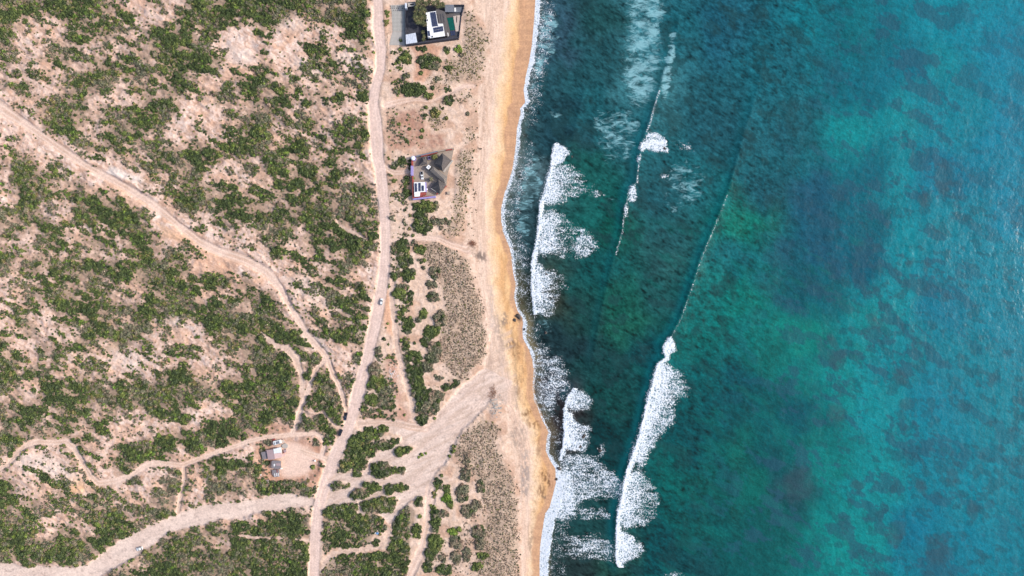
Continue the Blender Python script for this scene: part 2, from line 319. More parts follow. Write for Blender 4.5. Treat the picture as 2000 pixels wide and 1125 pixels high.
# east side ground: pinkish sand, brown plots
east = mix(full((212,187,169)), full((224,201,185)), sstep(.4, .62, n2))
east = mix(east, full((186,150,128)), sstep(.5, .68, n1) * .6)
C = mix(C, east, sstep(0, 8, -west))
def tint(pts, c, k, b=4, jit=4, n=None):
    global C
    a = R.blur(R.poly(pts, None, 1, jit, int(pts[0][0])), b) * k
    if n is not None: a = a * n
    C = mix(C, full(c), a)
spk = sstep(.35, .6, n2)
tint([(755,218),(828,212),(832,290),(756,292)], (170,125,108), .8, 3, 4, .35 + .65 * spk)
tint([(836,262),(868,262),(868,290),(836,290)], (160,118,102), .8, 3, 4, .4 + .6 * spk)
tint([(748,205),(775,200),(772,280),(750,281)], (200,170,150), .5)
tint([(800,90),(870,88),(860,100),(830,160),(810,160),(812,110)], (196,150,125), .7, 2)
tint([(755,560),(772,600),(766,660),(752,640),(748,600)], (214,168,138), .8, 3, 3)
tint([(752,695),(772,690),(780,760),(795,820),(780,820),(772,770),(752,730)], (196,154,136), .85, 3, 3, .4 + .6 * spk)
tint([(715,795),(800,800),(800,828),(700,828)], (190,150,132), .6, 3)
tint([(770,895),(835,870),(820,900),(770,915)], (196,150,130), .6, 3)
tint([(500,860),(640,858),(640,950),(500,950)], (192,150,128), .9, 5, 4, .4 + .6 * spk)
tint([(525,865),(575,862),(612,880),(615,915),(590,928),(560,935),(548,915),(545,880)], (232,206,192), .95, 4)
tint([(425,815),(510,815),(580,830),(590,845),(430,860)], (186,146,126), .6, 5)
tint([(375,470),(430,495),(480,560),(440,545),(385,530)], (216,176,150), .7, 5)
tint([(305,430),(345,455),(380,480),(350,470),(318,460)], (218,180,150), .8, 3)
tint([(120,925),(165,935),(170,960),(130,965)], (222,180,140), .8, 4)
tint([(215,325),(285,350),(280,358),(205,340)], (232,220,212), .9, 2)
tint([(560,665),(650,690),(620,655)], (232,218,210), .6, 3)
for a in [(640,590),(600,560),(60,905),(245,700),(120,925),(330,620),(95,905),(470,110),(560,40),(600,130),(690,120),(700,650)]:
    b = R.zero(); R.ell(a[0], a[1], 34, 16, b, 1, 20, .5); C = mix(C, full((231,214,204)), R.blur(b, 3) * (.35 + .65 * sstep(.4, .6, n3)) * .8)
tuftg = sstep(.1, .8, tuft)
C = mix(C, mix(full((190,170,152)), full((158,143,129)), sstep(.35, .65, fbm(X / 3, Y / 3, 117, 3))), tuftg * .8)
# dark litter under thickets
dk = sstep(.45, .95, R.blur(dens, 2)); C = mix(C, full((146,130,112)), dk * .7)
# sand of washes
sandc = mix(full((218,199,189)), full((227,209,199)), sstep(.4, .6, n1))
flow = fbm((X + Y * .0) / 26, (Y + X * .35) / 3.2, 131, 3)
sandc = mix(sandc, full((198,182,175)), sstep(.58, .72, flow) * .5)
sandc = mix(sandc, full((160,142,134)), sstep(.66, .74, fbm(X / 5, Y / 4, 133, 3)) * .5)
C = mix(C, sandc, mSandS)
C = mix(C, mix(full((222,199,184)), full((206,182,168)), sstep(.4, .6, n2)), mPath)
trc = mix(full((224,199,185)), full((212,184,167)), sstep(.4, .62, n1))
trc = mix(trc, full((233,213,200)), tread * .85)
C = mix(C, trc, mTrk)
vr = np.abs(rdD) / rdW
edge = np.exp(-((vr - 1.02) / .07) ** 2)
roadc = mix(full((228,207,198)), full((221,199,189)), sstep(.4, .6, fbm(X / 5, Y / 25, 141, 3)))
roadc = mix(roadc, full((214,192,184)), np.exp(-((vr - .55) / .13) ** 2) * .8)
roadc = mix(roadc, full((208,184,174)), np.exp(-(vr / .12) ** 2) * .5)
roadc = mix(roadc, full((196,176,168)), sstep(.62, .7, noise(X / 9, Y / 1.6, 143)) * .28 * ((Y < 140)))
C = mix(C, roadc, mRoad)
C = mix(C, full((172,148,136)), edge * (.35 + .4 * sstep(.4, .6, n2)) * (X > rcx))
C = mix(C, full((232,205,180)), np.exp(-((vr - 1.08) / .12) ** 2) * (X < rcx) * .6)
# beach
bs = X - bwx
dry = mix(full((228,205,188)), full((218,193,175)), sstep(.42, .62, fbm(X / 7, Y / 60, 151, 4)))
for k in range(7):
    off = 10 + 5.5 * k; ln = np.exp(-((gx - off - X + (fbm(X / 40, Y / 50, 160 + k, 2) - .5) * 14) / .9) ** 2); dry = mix(dry, full((196,170,154)), ln * .5)
dry = mix(dry, full((158,124,104)), sstep(.64, .72, fbm(X / 3.2, Y / 5, 171, 3)) * .55 * np.exp(-((gx - 24 - X) / 9) ** 2))
C = mix(C, dry, mBeach)
gm = sstep(-9, 6, X - gx + (n1 - .5) * 14 + (n2 - .5) * 8)
gold = mix(full((219,182,138)), full((208,167,122)), sstep(.4, .62, fbm(X / 9, Y / 40, 153, 3)))
gold = mix(full((226,199,168)), gold, sstep(2, 22, X - gx + (n1 - .5) * 16))
C = mix(C, gold, gm * mBeach)
wetx = shx - np.interp(Y, [0, 100, 250, 400, 520, 700, 1000], [34, 28, 25, 16, 10, 12, 16]) + (fbm(X / 30, Y / 18, 155, 2) - .5) * 10
wet = sstep(-3, 3, X - wetx)
C = mix(C, mix(full((194,156,126)), full((182,146,120)), sstep(.3, .7, fbm(X / 40, Y / 3, 157, 2))), wet * .9)
def stain(cx, cy, rx, ry, c, k, tilt=0, j=(3, 6)):
    global C
    a = R.zero(); R.ell(cx, cy, rx, ry, a, 1, tilt, .45); C = mix(C, full(c), a * k * sstep(.38, .55, fbm(X / j[0], Y / j[1], int(cx), 3)))
for s in [(940,500,14,9,(120,108,102),.85,25),(922,484,8,6,(140,120,108),.7,0),(1013,622,8,9,(130,105,85),.85,0),(985,625,7,14,(130,118,110),.8,0),(970,640,5,40,(170,158,150),.6,0),(998,673,9,8,(125,110,100),.85,0),(1011,685,9,20,(150,118,90),.55,0),(978,655,4,30,(130,120,115),.6,-10),(1010,760,6,26,(140,110,85),.6,-8),(1030,805,12,6,(120,90,62),.8,-30),(1043,830,14,10,(130,100,72),.75,20),(1012,850,16,24,(172,156,145),.85,0),(1026,925,9,45,(160,150,146),.9,0),(1068,935,8,18,(110,82,60),.85,-25),(1057,958,7,12,(118,92,72),.75,0),(1065,970,6,5,(112,98,86),.7,0),(1035,1050,6,30,(150,128,112),.6,0),(1052,880,4,22,(150,118,92),.6,5),(965,790,9,26,(165,152,145),.55,10),(975,735,14,50,(214,196,184),.5,0),(960,600,4,60,(200,186,178),.6,0),(945,770,14,9,(190,170,155),.5,0)]: stain(*s)
C = mix(C, full((120,95,75)), sstep(.60, .68, fbm(X / 3, Y / 5, 191, 3)) * gm * mBeach * sstep(590, 700, Y) * (.4 * (1 - wet)) * .8)
# tyre marks braided over the sandy fan and along the beach
for L_ in ([(694,828,1),(800,836,1),(860,815,1),(920,760,1),(970,700,1)],[(700,824,1),(790,826,1),(850,822,1),(905,778,1),(955,722,1),(965,640,1)],[(655,940,1),(720,935,1),(790,900,1),(850,850,1),(930,770,1),(985,700,1)],[(650,975,1),(740,965,1),(820,930,1),(870,860,1),(940,780,1),(990,760,1)],[(842,960,1),(862,900,1),(900,835,1),(960,760,1),(1000,800,1),(1020,900,1)],[(690,895,1),(740,880,1),(800,850,1),(870,800,1)],[(948,300,1),(942,400,1),(945,470,1),(958,560,1),(975,660,1),(992,740,1),(1010,800,1),(1024,900,1),(1030,1000,1),(1028,1200,1)],[(962,-100,1),(962,60,1),(950,160,1),(944,280,1),(936,400,1),(934,460,1)]):
    D, Wd = R.dist(L_, 12); D = D + (fbm(X / 30, Y / 30, int(L_[0][0]), 2) - .5) * 6
    for o_ in (-2.1, 2.1): C = mix(C, full((190,166,152)), np.exp(-((D - o_) / .9) ** 2) * .5 * np.clip(mSandS + mBeach, 0, 1) * (1 - mRoad))
C = mix(C, full((196,174,160)), sstep(.5, .66, fbm((X + Y * .7) / 34, (Y + X * .45) / 5, 137, 3)) * mSandS * (X > 640) * .6)
C = C * np.array([1.02, .965, .955])
# seabed below the water line
C = mix(C, full((150,130,95)), sstep(0, 10, X - shx))
# ---------------------------------------------------------------- materials
def new_mat(name):
    m = bpy.data.materials.new(name); m.use_nodes = True; nt = m.node_tree; b = nt.nodes['Principled BSDF']
    return m, nt, b
def N(nt, t, **k):
    n = nt.nodes.new(t)
    for a, v in k.items(): setattr(n, a, v)
    return n
def MATH(nt, op, a, b=None, c=None, clamp=False):
    n = N(nt, 'ShaderNodeMath', operation=op); n.use_clamp = clamp
    for i, v in enumerate((a, b, c)):
        if v is None: continue
        if isinstance(v, (int, float)): n.inputs[i].default_value = v
        else: nt.links.new(v, n.inputs[i])
    return n.outputs[0]
def MIXC(nt, f, a, b, blend='MIX'):
    n = N(nt, 'ShaderNodeMix', data_type='RGBA', blend_type=blend)
    for s, v in ((0, f), (6, a), (7, b)):
        if isinstance(v, (int, float)): n.inputs[s].default_value = v
        elif isinstance(v, tuple): n.inputs[s].default_value = v
        else: nt.links.new(v, n.inputs[s])
    return n.outputs[2]
def NOISE(nt, vec, scale, detail=3, rough=.55, dist=0):
    n = N(nt, 'ShaderNodeTexNoise'); n.inputs['Scale'].default_value = scale; n.inputs['Detail'].default_value = detail
    n.inputs['Roughness'].default_value = rough; n.inputs['Distortion'].default_value = dist
    nt.links.new(vec, n.inputs['Vector']); return n.outputs['Fac']
def RAMP(nt, v, a, b, lo=0., hi=1.):
    n = N(nt, 'ShaderNodeMapRange', interpolation_type='SMOOTHSTEP'); nt.links.new(v, n.inputs[0])
    for i, q in ((1, a), (2, b), (3, lo), (4, hi)):
        if isinstance(q, (int, float)): n.inputs[i].default_value = q
        else: nt.links.new(q, n.inputs[i])
    return n.outputs[0]
def MAPV(nt, rot=0, sc=(1, 1, 1)):
    g = N(nt, 'ShaderNodeNewGeometry'); m = N(nt, 'ShaderNodeMapping'); nt.links.new(g.outputs['Position'], m.inputs[0])
    m.inputs['Rotation'].default_value = (0, 0, rot); m.inputs['Scale'].default_value = sc; return m.outputs[0]
def ATTR(nt, name):
    a = N(nt, 'ShaderNodeAttribute'); a.attribute_name = name; return a
def ground_mat():
    m, nt, b = new_mat('sandy_ground'); at = ATTR(nt, 'col'); v = MAPV(nt)
    a = NOISE(nt, v, .9, 4, .65); c = NOISE(nt, v, .22, 4, .6, .6)
    f = RAMP(nt, a, .3, .7, .86, 1.12); g = RAMP(nt, c, .3, .7, .93, 1.06)
    mul = MATH(nt, 'MULTIPLY', f, g)
    hv = N(nt, 'ShaderNodeVectorMath', operation='SCALE'); nt.links.new(at.outputs['Color'], hv.inputs[0]); nt.links.new(mul, hv.inputs['Scale'])
    nt.links.new(hv.outputs[0], b.inputs['Base Color']); b.inputs['Roughness'].default_value = .95; b.inputs['Specular IOR Level'].default_value = .15
    bp = N(nt, 'ShaderNodeBump'); bp.inputs['Distance'].default_value = .35; bp.inputs['Strength'].default_value = .55
    nt.links.new(MATH(nt, 'ADD', MATH(nt, 'MULTIPLY', a, .5), c), bp.inputs['Height']); nt.links.new(bp.outputs[0], b.inputs['Normal'])
    return m
def leaf_mat():
    m, nt, b = new_mat('foliage'); at = ATTR(nt, 'col'); v = MAPV(nt); a = NOISE(nt, v, 1.6, 2)
    hv = N(nt, 'ShaderNodeVectorMath', operation='SCALE'); nt.links.new(at.outputs['Color'], hv.inputs[0]); nt.links.new(RAMP(nt, a, .3, .7, .8, 1.2), hv.inputs['Scale'])
    nt.links.new(hv.outputs[0], b.inputs['Base Color']); b.inputs['Roughness'].default_value = .7; b.inputs['Specular IOR Level'].default_value = .3
    return m
def plain(name, c, rough=.8, var=.12, scale=2.0, spec=.3, metal=0., stripe=None, bump=0.):
    m, nt, b = new_mat(name); v = MAPV(nt); a = NOISE(nt, v, scale, 4, .6)
    hi = tuple(min(.9, x * (1 + var)) for x in al4(c)[:3]) + (1,); lo = tuple(x * (1 - var) for x in al4(c)[:3]) + (1,)
    colr = MIXC(nt, RAMP(nt, a, .3, .7), lo, hi)
    if stripe:
        ang, period, depth = stripe; w = N(nt, 'ShaderNodeTexWave', wave_type='BANDS', bands_direction='X'); w.inputs['Scale'].default_value = 1 / period * .31 * 1.0
        w.inputs['Distortion'].default_value = .15
        nt.links.new(MAPV(nt, ang), w.inputs['Vector'])
        colr = MIXC(nt, RAMP(nt, w.outputs['Fac'], .0, .35, depth, 0.), colr, tuple(x * .35 for x in al4(c)[:3]) + (1,))
    nt.links.new(colr, b.inputs['Base Color']); b.inputs['Roughness'].default_value = rough; b.inputs['Specular IOR Level'].default_value = spec; b.inputs['Metallic'].default_value = metal
    if bump:
        bp = N(nt, 'ShaderNodeBump'); bp.inputs['Distance'].default_value = bump; nt.links.new(a, bp.inputs['Height']); nt.links.new(bp.outputs[0], b.inputs['Normal'])
    return m
MG = ground_mat(); ML = leaf_mat()
# ---------------------------------------------------------------- big meshes from arrays
def mesh_from(name, V, Q, cols=None, fx=None, mat=None, smooth=False):
    me = bpy.data.meshes.new(name); V = np.ascontiguousarray(V, np.float32); Q = np.ascontiguousarray(Q, np.int32)
    k = Q.shape[1]; me.vertices.add(len(V)); me.vertices.foreach_set('co', V.ravel()); me.loops.add(Q.size); me.loops.foreach_set('vertex_index', Q.ravel())
    me.polygons.add(len(Q)); me.polygons.foreach_set('loop_start', np.arange(0, Q.size, k, dtype=np.int32))
    me.polygons.foreach_set('use_smooth', np.full(len(Q), smooth)); me.update(calc_edges=True)
    for nm, A in (('col', cols), ('fx', fx)):
        if A is not None:
            a = me.color_attributes.new(nm, 'FLOAT_COLOR', 'POINT'); a.data.foreach_set('color', np.ascontiguousarray(np.concatenate([A, np.ones((len(A), 1))], 1), np.float32).ravel())
    if mat: me.materials.append(mat)
    return me
def link(name, me, parent=None, **p):
    o = bpy.data.objects.new(name, me); COL.objects.link(o)
    if parent is not None: o.parent = parent
    for k, v in p.items(): o[k] = v
    return o
STEP = 1.5
def axis(a, b, outer_lo, outer_hi):
    x = list(np.arange(a, b, STEP)); s = 4.; v = x[0]; lo = []
    while v > outer_lo: v -= s; s *= 1.6; lo.append(v)
    hi = []; s = 4.; v = x[-1]
    while v < outer_hi: v += s; s *= 1.6; hi.append(v)
    return np.array(lo[::-1] + x + hi)
ax = axis(-165, 1122, -16000, 1100); ay = axis(-165, 1290, -16000, 17000)
GX, GY = np.meshgrid(ax, ay); hz = Hat(GX, GY); hm = macro(np.clip(GX, -170, 1130), np.clip(GY, -170, 1296))
inr = (GX > -168) & (GY > -168) & (GY < 1293)
far = ~inr; nf = fbm(GX / 60, GY / 60, 77, 3)
hz = np.where(far, macro(GX, np.clip(GY, -400, 1600)) + (nf - .5) * 3 * (GX < 900), hz)
cg = R.samp(C, GX, GY)
fc = np.where((nf > .5)[..., None], alb((120,118,92)), alb((196,170,152)))
cg = np.where((far & (GX < 900))[..., None], fc, cg)
VV = np.stack([WX(GX, hm), WY(GY, hm), hz], -1).reshape(-1, 3); cg = cg.reshape(-1, 3)
ny, nx = GX.shape; idx = np.arange(ny * nx).reshape(ny, nx)
Qd = np.stack([idx[:-1, :-1], idx[1:, :-1], idx[1:, 1:], idx[:-1, 1:]], -1).reshape(-1, 4)
cx = ((GX[:-1, :-1] + GX[1:, 1:]) / 2).ravel(); cy = ((GY[:-1, :-1] + GY[1:, 1:]) / 2).ravel()
def f(A): return R.samp(A, cx, cy) > .5
kf = np.zeros(len(cx), int)
kf[f(mPath)] = 3; kf[f(mSandS)] = 4; kf[f(mTrk)] = 2; kf[(R.samp(mBeach, cx, cy) > .5)] = 5; kf[f(mRoad)] = 1
kf[cx > R.samp(shx, cx, cy) + 6] = 6
out = (cx < -166) | (cy < -166) | (cy > 1290); kf[out & (cx < 990)] = 0
for k, nm in ((0, 'ground'), (1, 'dirt_road'), (2, 'dirt_track'), (3, 'footpath'), (4, 'sandy_wash'), (5, 'beach'), (6, 'seabed')):
    q = Qd[kf == k]
    if len(q) == 0: continue
    u, inv = np.unique(q, return_inverse=True)
    link(nm, mesh_from(nm, VV[u], inv.reshape(-1, 4), cg[u], None, MG, True), kind='structure')
# ---------------------------------------------------------------- the sea
RW = Ras(955, 2170, -170, 1296); X2, Y2 = RW.X, RW.Y
CP = [(1080,60,45,85,98),(1150,120,34,86,92),(1180,40,32,80,82),(1250,60,52,118,128),(1250,160,52,114,122),(1330,60,30,95,105),(1400,60,30,90,105),(1500,120,28,97,108),(1650,60,25,105,115),(1750,150,32,98,115),(1700,100,32,98,112),(1840,30,10,125,140),(1840,120,2,130,145),(1900,60,26,128,158),(1980,100,36,118,158),(1980,250,38,120,162),
(1100,250,32,72,80),(1170,220,30,88,95),(1210,250,36,96,104),(1400,250,32,88,98),(1550,250,30,94,104),(1660,270,5,130,135),(1750,230,0,130,145),(1780,190,4,128,140),(1700,180,35,95,110),(1800,140,40,88,115),(1840,230,14,120,145),
(1020,350,70,105,110),(1150,330,28,88,84),(1350,350,30,98,105),(1290,370,34,92,100),(1500,380,30,90,100),(1600,400,30,90,110),(1750,350,10,130,140),(1850,340,44,100,135),(1850,420,16,118,142),(1900,500,18,122,152),(1980,400,40,120,162),(1700,330,26,92,108),
(1020,450,44,80,85),(1200,450,24,84,76),(1180,400,26,92,88),(1180,520,25,85,85),(1300,470,34,88,92),(1300,520,38,92,92),(1450,440,24,112,100),(1450,500,26,98,104),(1600,500,30,90,110),(1700,520,30,84,104),(1700,440,28,92,108),(1780,480,0,130,140),(1850,540,14,118,145),
(1100,680,30,62,66),(1150,600,28,74,72),(1200,600,26,88,78),(1220,640,30,95,82),(1250,680,25,75,80),(1300,560,30,84,84),(1380,600,16,102,100),(1380,640,16,106,102),(1450,590,18,116,108),(1480,640,16,112,108),(1550,650,2,130,120),(1600,590,18,98,108),(1560,560,26,90,102),(1700,620,2,130,135),(1760,580,4,130,140),(1840,600,30,98,128),(1900,700,20,122,146),(1980,650,34,118,150),
(1380,720,12,90,92),(1450,740,12,84,92),(1500,700,10,104,100),(1500,780,18,92,95),(1580,720,2,120,118),(1630,760,2,130,132),(1560,800,18,88,98),(1700,800,2,130,138),(1750,690,6,120,130),(1820,780,16,112,135),
(1180,780,25,74,72),(1180,700,26,72,72),(1170,860,22,64,66),(1350,850,14,78,82),(1350,950,16,88,85),(1400,930,14,92,90),(1450,880,12,98,92),(1420,820,14,84,88),(1500,900,22,84,90),(1480,960,16,100,94),(1450,1040,14,92,92),(1350,1020,16,86,85),(1600,920,2,124,122),(1580,860,12,108,106),(1700,950,0,130,135),(1640,1050,4,126,124),(1690,1060,0,130,132),(1550,950,34,78,88),(1540,1030,22,92,92),(1780,1040,20,100,128),(1850,900,16,112,132),(1900,980,4,122,140),(1950,850,14,120,142),(1980,1000,18,116,142),(1980,1100,18,114,142),(1880,1080,20,108,132),
(1150,1030,30,74,74),(1130,1100,36,64,64),(1180,1110,34,78,72),(1300,1080,20,76,80),(1350,1110,26,78,82),(1060,580,48,66,58),(1070,740,50,64,70),(1090,830,46,56,56)]
cp = np.array(CP, float); cl = np.array([alb((r[2] * .8, r[3], r[4] - (9 if r[4] > 140 else 0)) if r[0] > 1620 else (r[2] + 9, r[3] - 5, r[4] - 4)) for r in CP]); tt = np.clip((cp[:, :1] - 1680) / 150, 0, 1) * .55; cl = cl * (1 - tt) + tt * alb((4,121,138)); cl = np.maximum(cl - .009, np.array([.0015, .01, .01]))
st = 10; cxs = np.arange(955, 2170, st); cys = np.arange(-170, 1296, st); CX, CY = np.meshgrid(cxs, cys)
wx = CX + (fbm(CX / 40, CY / 40, 201, 3) - .5) * 70; wy = CY + (fbm(CX / 40, CY / 40, 203, 3) - .5) * 70
d2 = ((np.clip(wx, 960, 2010)[..., None] - cp[:, 0]) ** 2 + (np.clip(wy, -20, 1145)[..., None] - cp[:, 1]) ** 2)
wgt = 1 / (d2 + 500) ** 2; SC = (wgt[..., None] * cl).sum(-2) / wgt.sum(-1)[..., None]
def up(A):
    u = (X2 - 955) / st; v = (Y2 + 170) / st; u = np.clip(u, 0, A.shape[1] - 1.01); v = np.clip(v, 0, A.shape[0] - 1.01)
    i = u.astype(int); j = v.astype(int); a = (u - i)[..., None]; b = (v - j)[..., None]
    return (A[j, i] * (1 - a) + A[j, i + 1] * a) * (1 - b) + (A[j + 1, i] * (1 - a) + A[j + 1, i + 1] * a) * b
WC = up(SC)
def mixw(a, c, t): return a * (1 - np.clip(t, 0, 1)[..., None]) + alb(c) * np.clip(t, 0, 1)[..., None]
# reef and weed patches; streaks running down to the right
U = X2 * .86 + Y2 * .5; Vv = Y2 * .86 - X2 * .5
w1 = fbm(U / 46, Vv / 26, 211, 5, .55); w2 = fbm(U / 13, Vv / 7, 213, 4, .6); w3 = fbm(U / 5, Vv / 2.6, 215, 3)
offs = sstep(1400, 1640, X2 + (Y2 - 500) * .25)
midz = sstep(1180, 1300, X2) * (1 - sstep(1650, 1750, X2)) 
WC = WC * (1 + ((w2 - .5) * 1.5 + (w3 - .5) * 1.3)[..., None] * (1 - offs * .62)[..., None])
patch = sstep(.56, .63, w1 + (w2 - .5) * .35)
WC = mixw(WC, (40,78,98), patch * offs * .62 * (1 - .35 * sstep(1800, 1950, X2)))
patch2 = sstep(.60, .64, fbm(U / 20, Vv / 14, 219, 4, .55))
WC = mixw(WC, (36,76,90), patch2 * sstep(1500, 1650, X2) * .45 * sstep(250, 420, Y2))
br = sstep(.55, .68, fbm(U / 60, Vv / 18, 223, 5, .6)) * midz * sstep(380, 480, Y2)
WC = mixw(WC, (16,110,104), br * .3)
dkp = sstep(.55, .66, fbm(U / 34, Vv / 24, 225, 5, .6)) * (1 - offs)
WC = mixw(WC, (30,62,66), dkp * .5)
for (a, b, c, d, t) in [(1635,702,18,20,10),(1758,735,12,15,-30),(1770,790,15,13,0),(1712,632,16,10,0),(1560,945,30,36,30),(1672,948,14,9,20),(1632,805,18,18,35),(1808,390,15,14,0),(1845,345,20,30,0),(1775,515,9,8,0),(1830,1075,22,30,0),(1750,1040,18,28,20),(1700,620,12,8,20),(1625,665,9,14,-30),(1860,930,12,20,-10),(1800,950,10,18,-15),(1900,1000,10,22,-10)]:
    a_ = RW.zero(); RW.ell(a, b, c, d, a_, 1, t, .3); WC = mixw(WC, (52,76,88), a_ * (.2 + .5 * w3))
# breaking crests: leading-edge lines, (x, y, strength)
CR_A = [(1086,270,0),(1082,283,1),(1076,303,1.2),(1074,331,1.3),(1069,346,1.5),(1062,376,1.6),(1054,393,1.6),(1051,421,1.6),(1049,451,1.6),(1041,493,1.5),(1037,513,1.4),(1036,562,1.2),(1041,612,.8),(1045,630,0)]
CR_B = [(1330,10,0),(1327,32,.5),(1320,75,.6),(1302,135,.8),(1288,172,1.2),(1277,205,1.5),(1266,245,1.7),(1253,278,1.8),(1249,300,1.6),(1244,331,1.5),(1242,356,1.6),(1226,375,1.7),(1222,398,1.6),(1217,420,1.5),(1214,451,1.2),(1202,493,.9),(1190,540,.8),(1176,600,.7),(1162,680,.6),(1150,740,0)]
CR_C = [(1500,60,0),(1478,180,.6),(1456,250,.9),(1440,310,1.0),(1422,371,1.4),(1407,410,1.6),(1388,456,1.8),(1370,498,1.9),(1355,543,2),(1340,587,2),(1328,622,2),(1310,655,2),(1293,672,2.1),(1296,697,2.1),(1282,709,2.2),(1275,732,2.2),(1270,757,2.2),(1261,782,2.2),(1255,812,2.2),(1248,843,2.2),(1240,868,2.2),(1232,893,2.2),(1222,915,2.2),(1216,943,2.2),(1212,973,2.2),(1206,993,2.1),(1202,1018,2),(1201,1068,1.8),(1200,1093,1.4),(1209,1112,.6),(1212,1130,0)]
CR_D = [(1124,745,0),(1119,758,1),(1107,774,1.3),(1100,797,1.4),(1099,820,1.4),(1101,843,1.4),(1097,873,1.3),(1091,893,1.2),(1089,905,.6),(1088,920,0)]
CR_G = [(1150,150,0),(1138,190,.6),(1128,230,.8),(1120,270,.6),(1112,320,0)]
CR_E = [(1345,-150,0),(1336,-60,.5),(1330,0,.4),(1330,20,0)]
HW = (fbm(X2 / 70, Y2 / 220, 231, 2) - .5) * .5 + (fbm(X2 / 12, Y2 / 22, 233, 3) - .5) * .28
face = RW.zero(); crest = RW.zero(); crs = {}
for nm, L in (('a', CR_A), ('b', CR_B), ('c', CR_C), ('d', CR_D), ('e', CR_E), ('g', CR_G)):
    D, Wd = RW.dist([(p[0], p[1], p[2] + .001) for p in L], 70); # positive D lies seaward (to the right) for lines running down the picture
    D = D + (fbm(X2 / 6, Y2 / 6, 237, 2) - .5) * 1.6
    w = np.where(np.abs(D) < 500, Wd, 0) * (1 - sstep(38, 66, np.abs(D)))
    prof = np.where(D > 0, np.exp(-D / 26), .45 * np.exp(-(D / 5) ** 2) + .55 * np.exp(-(D / 17) ** 2)); HW = HW + w * prof * .95
    face = np.maximum(face, np.clip(w / 2, 0, 1) * np.exp(-((D + 9) / 8) ** 2)); crs[nm] = (D, w)
sh2 = xat(SHORE, Y2); HW = HW * sstep(-4, 34, X2 - sh2) + .04
# teal painted into standing wave faces for light coming through thin water
WC = mixw(WC, (0,112,124), face * .35 * ((crs['b'][1] + crs['c'][1]) > 0))
foam = RW.zero(); wisp = RW.zero()
clump = (fbm(X2 / 11, Y2 / 6, 247, 3) - .5); clump2 = (fbm(X2 / 4.5, Y2 / 3, 249, 2) - .5)
DL = np.full(X2.shape, 999.)
for nm in 'acd': DL = np.where((crs[nm][0] > -6) & (crs[nm][0] < 110) & (crs[nm][0] < DL), crs[nm][0], DL)
streak = fbm(X2 / 22, Y2 / 3.4, 253, 3) - .5; trail = np.clip(1.06 - np.clip(DL, 0, 90) / 110, .46, 1.06); trail = np.where((DL > 500) | ((Y2 > 885) & (X2 < 1205)), .82, trail)
def fp(pts, v, b=2, jit=3, seed=0):
    global foam
    a = RW.blur(RW.poly(pts, None, 1, jit * 2.4, seed), int(b * 2 + 1))
    foam = np.maximum(foam, np.clip(a * 1.2, 0, 1) * min(v * 1.05, .97) * trail + np.clip(a * 2, 0, 1) * (clump * .45 + clump2 * .25 + streak * np.clip(DL / 60, 0, 1) * .55))
def fw(pts, v, b=6, jit=6, seed=0):
    global wisp
    wisp = np.maximum(wisp, RW.blur(RW.poly(pts, None, 1, jit, seed), b) * v * (.62 + .76 * fbm(X2 / 22, Y2 / 9, 255, 3)))
def strip(L, off0, off1, v, soft=2, y0=-999, y1=9999, jit=5):
    global foam
    D, Wd = RW.dist([(p[0], p[1], 1) for p in L], 60); D = D + (fbm(X2 / 4, Y2 / 4, 241, 3) - .5) * jit
    foam = np.maximum(foam, v * sstep(off0 - soft * .5, off0 + soft * .5, D) * (1 - sstep(off1 - soft, off1 + soft * 2, D)) * ((Y2 > y0) & (Y2 < y1)) * (np.abs(D) < 90))
# shore swash
sd = X2 - sh2 + (fbm(X2 / 9, Y2 / 9, 243, 3) - .5) * 6
ww = np.interp(Y2, [0, 40, 150, 190, 230, 300, 400, 450, 520, 560, 620, 660, 720, 800, 850, 900, 930, 990, 1030, 1125], [11, 11, 9, 9, 8, 9, 8, 9, 8, 4, 8, 9, 5, 2, 7, 9, 14, 30, 27, 22])
wv = np.interp(Y2, [0, 240, 300, 400, 480, 560, 640, 700, 760, 850, 900, 940, 1125], [1, .95, .72, .75, .72, .55, .85, .75, .45, .7, .75, 1.05, 1.1])
foam = np.maximum(foam, np.minimum(wv, .97) * (1.04 + clump * .4 + clump2 * .25) * sstep(-5, -1, sd) * (1 - sstep(ww * .72 - 2, ww * .72 + 3, sd)))
foam = np.maximum(foam, (.36 + clump * .5) * sstep(0, 4, sd) * (1 - sstep(ww + 18, ww + 40, sd)) * np.interp(Y2, [0, 30, 200, 260, 300, 420, 560, 600, 650, 840], [.9, 1, .95, .5, .95, 1, 1, .6, .9, .8]))
strip(CR_A, 0, 8, .95, 4, 281, 615); strip(CR_D, 0, 8, .95, 4, 757, 900); strip(CR_C, 0, 9, 1.0, 4, 690, 1108)
fp([(1082,281),(1100,284),(1115,297),(1106,308),(1100,320),(1085,322),(1075,325)], 1.0, 1, 2)
fp([(1098,322),(1120,326),(1140,341),(1150,358),(1147,376),(1125,384),(1107,396),(1085,398),(1068,405),(1055,398),(1064,365),(1072,340),(1080,325)], .7, 3, 4)
fp([(1070,345),(1100,350),(1105,385),(1070,400),(1058,395)], .82, 4, 3)
fp([(1145,355),(1175,375),(1200,383),(1195,386),(1150,388)], .42, 3, 4)
fp([(1072,411),(1105,421),(1128,441),(1155,458),(1172,481),(1160,493),(1117,501),(1087,501),(1052,498),(1052,430),(1060,412)], .68, 3, 4)
fp([(1055,425),(1085,430),(1100,480),(1090,498),(1050,497)], .84, 4, 3)
fp([(1040,505),(1058,518),(1075,528),(1100,538),(1110,553),(1107,566),(1098,575),(1090,590),(1083,605),(1083,620),(1062,618),(1041,613)], .7, 3, 3)
fp([(1040,520),(1062,530),(1065,600),(1045,612)], .9, 3, 3)
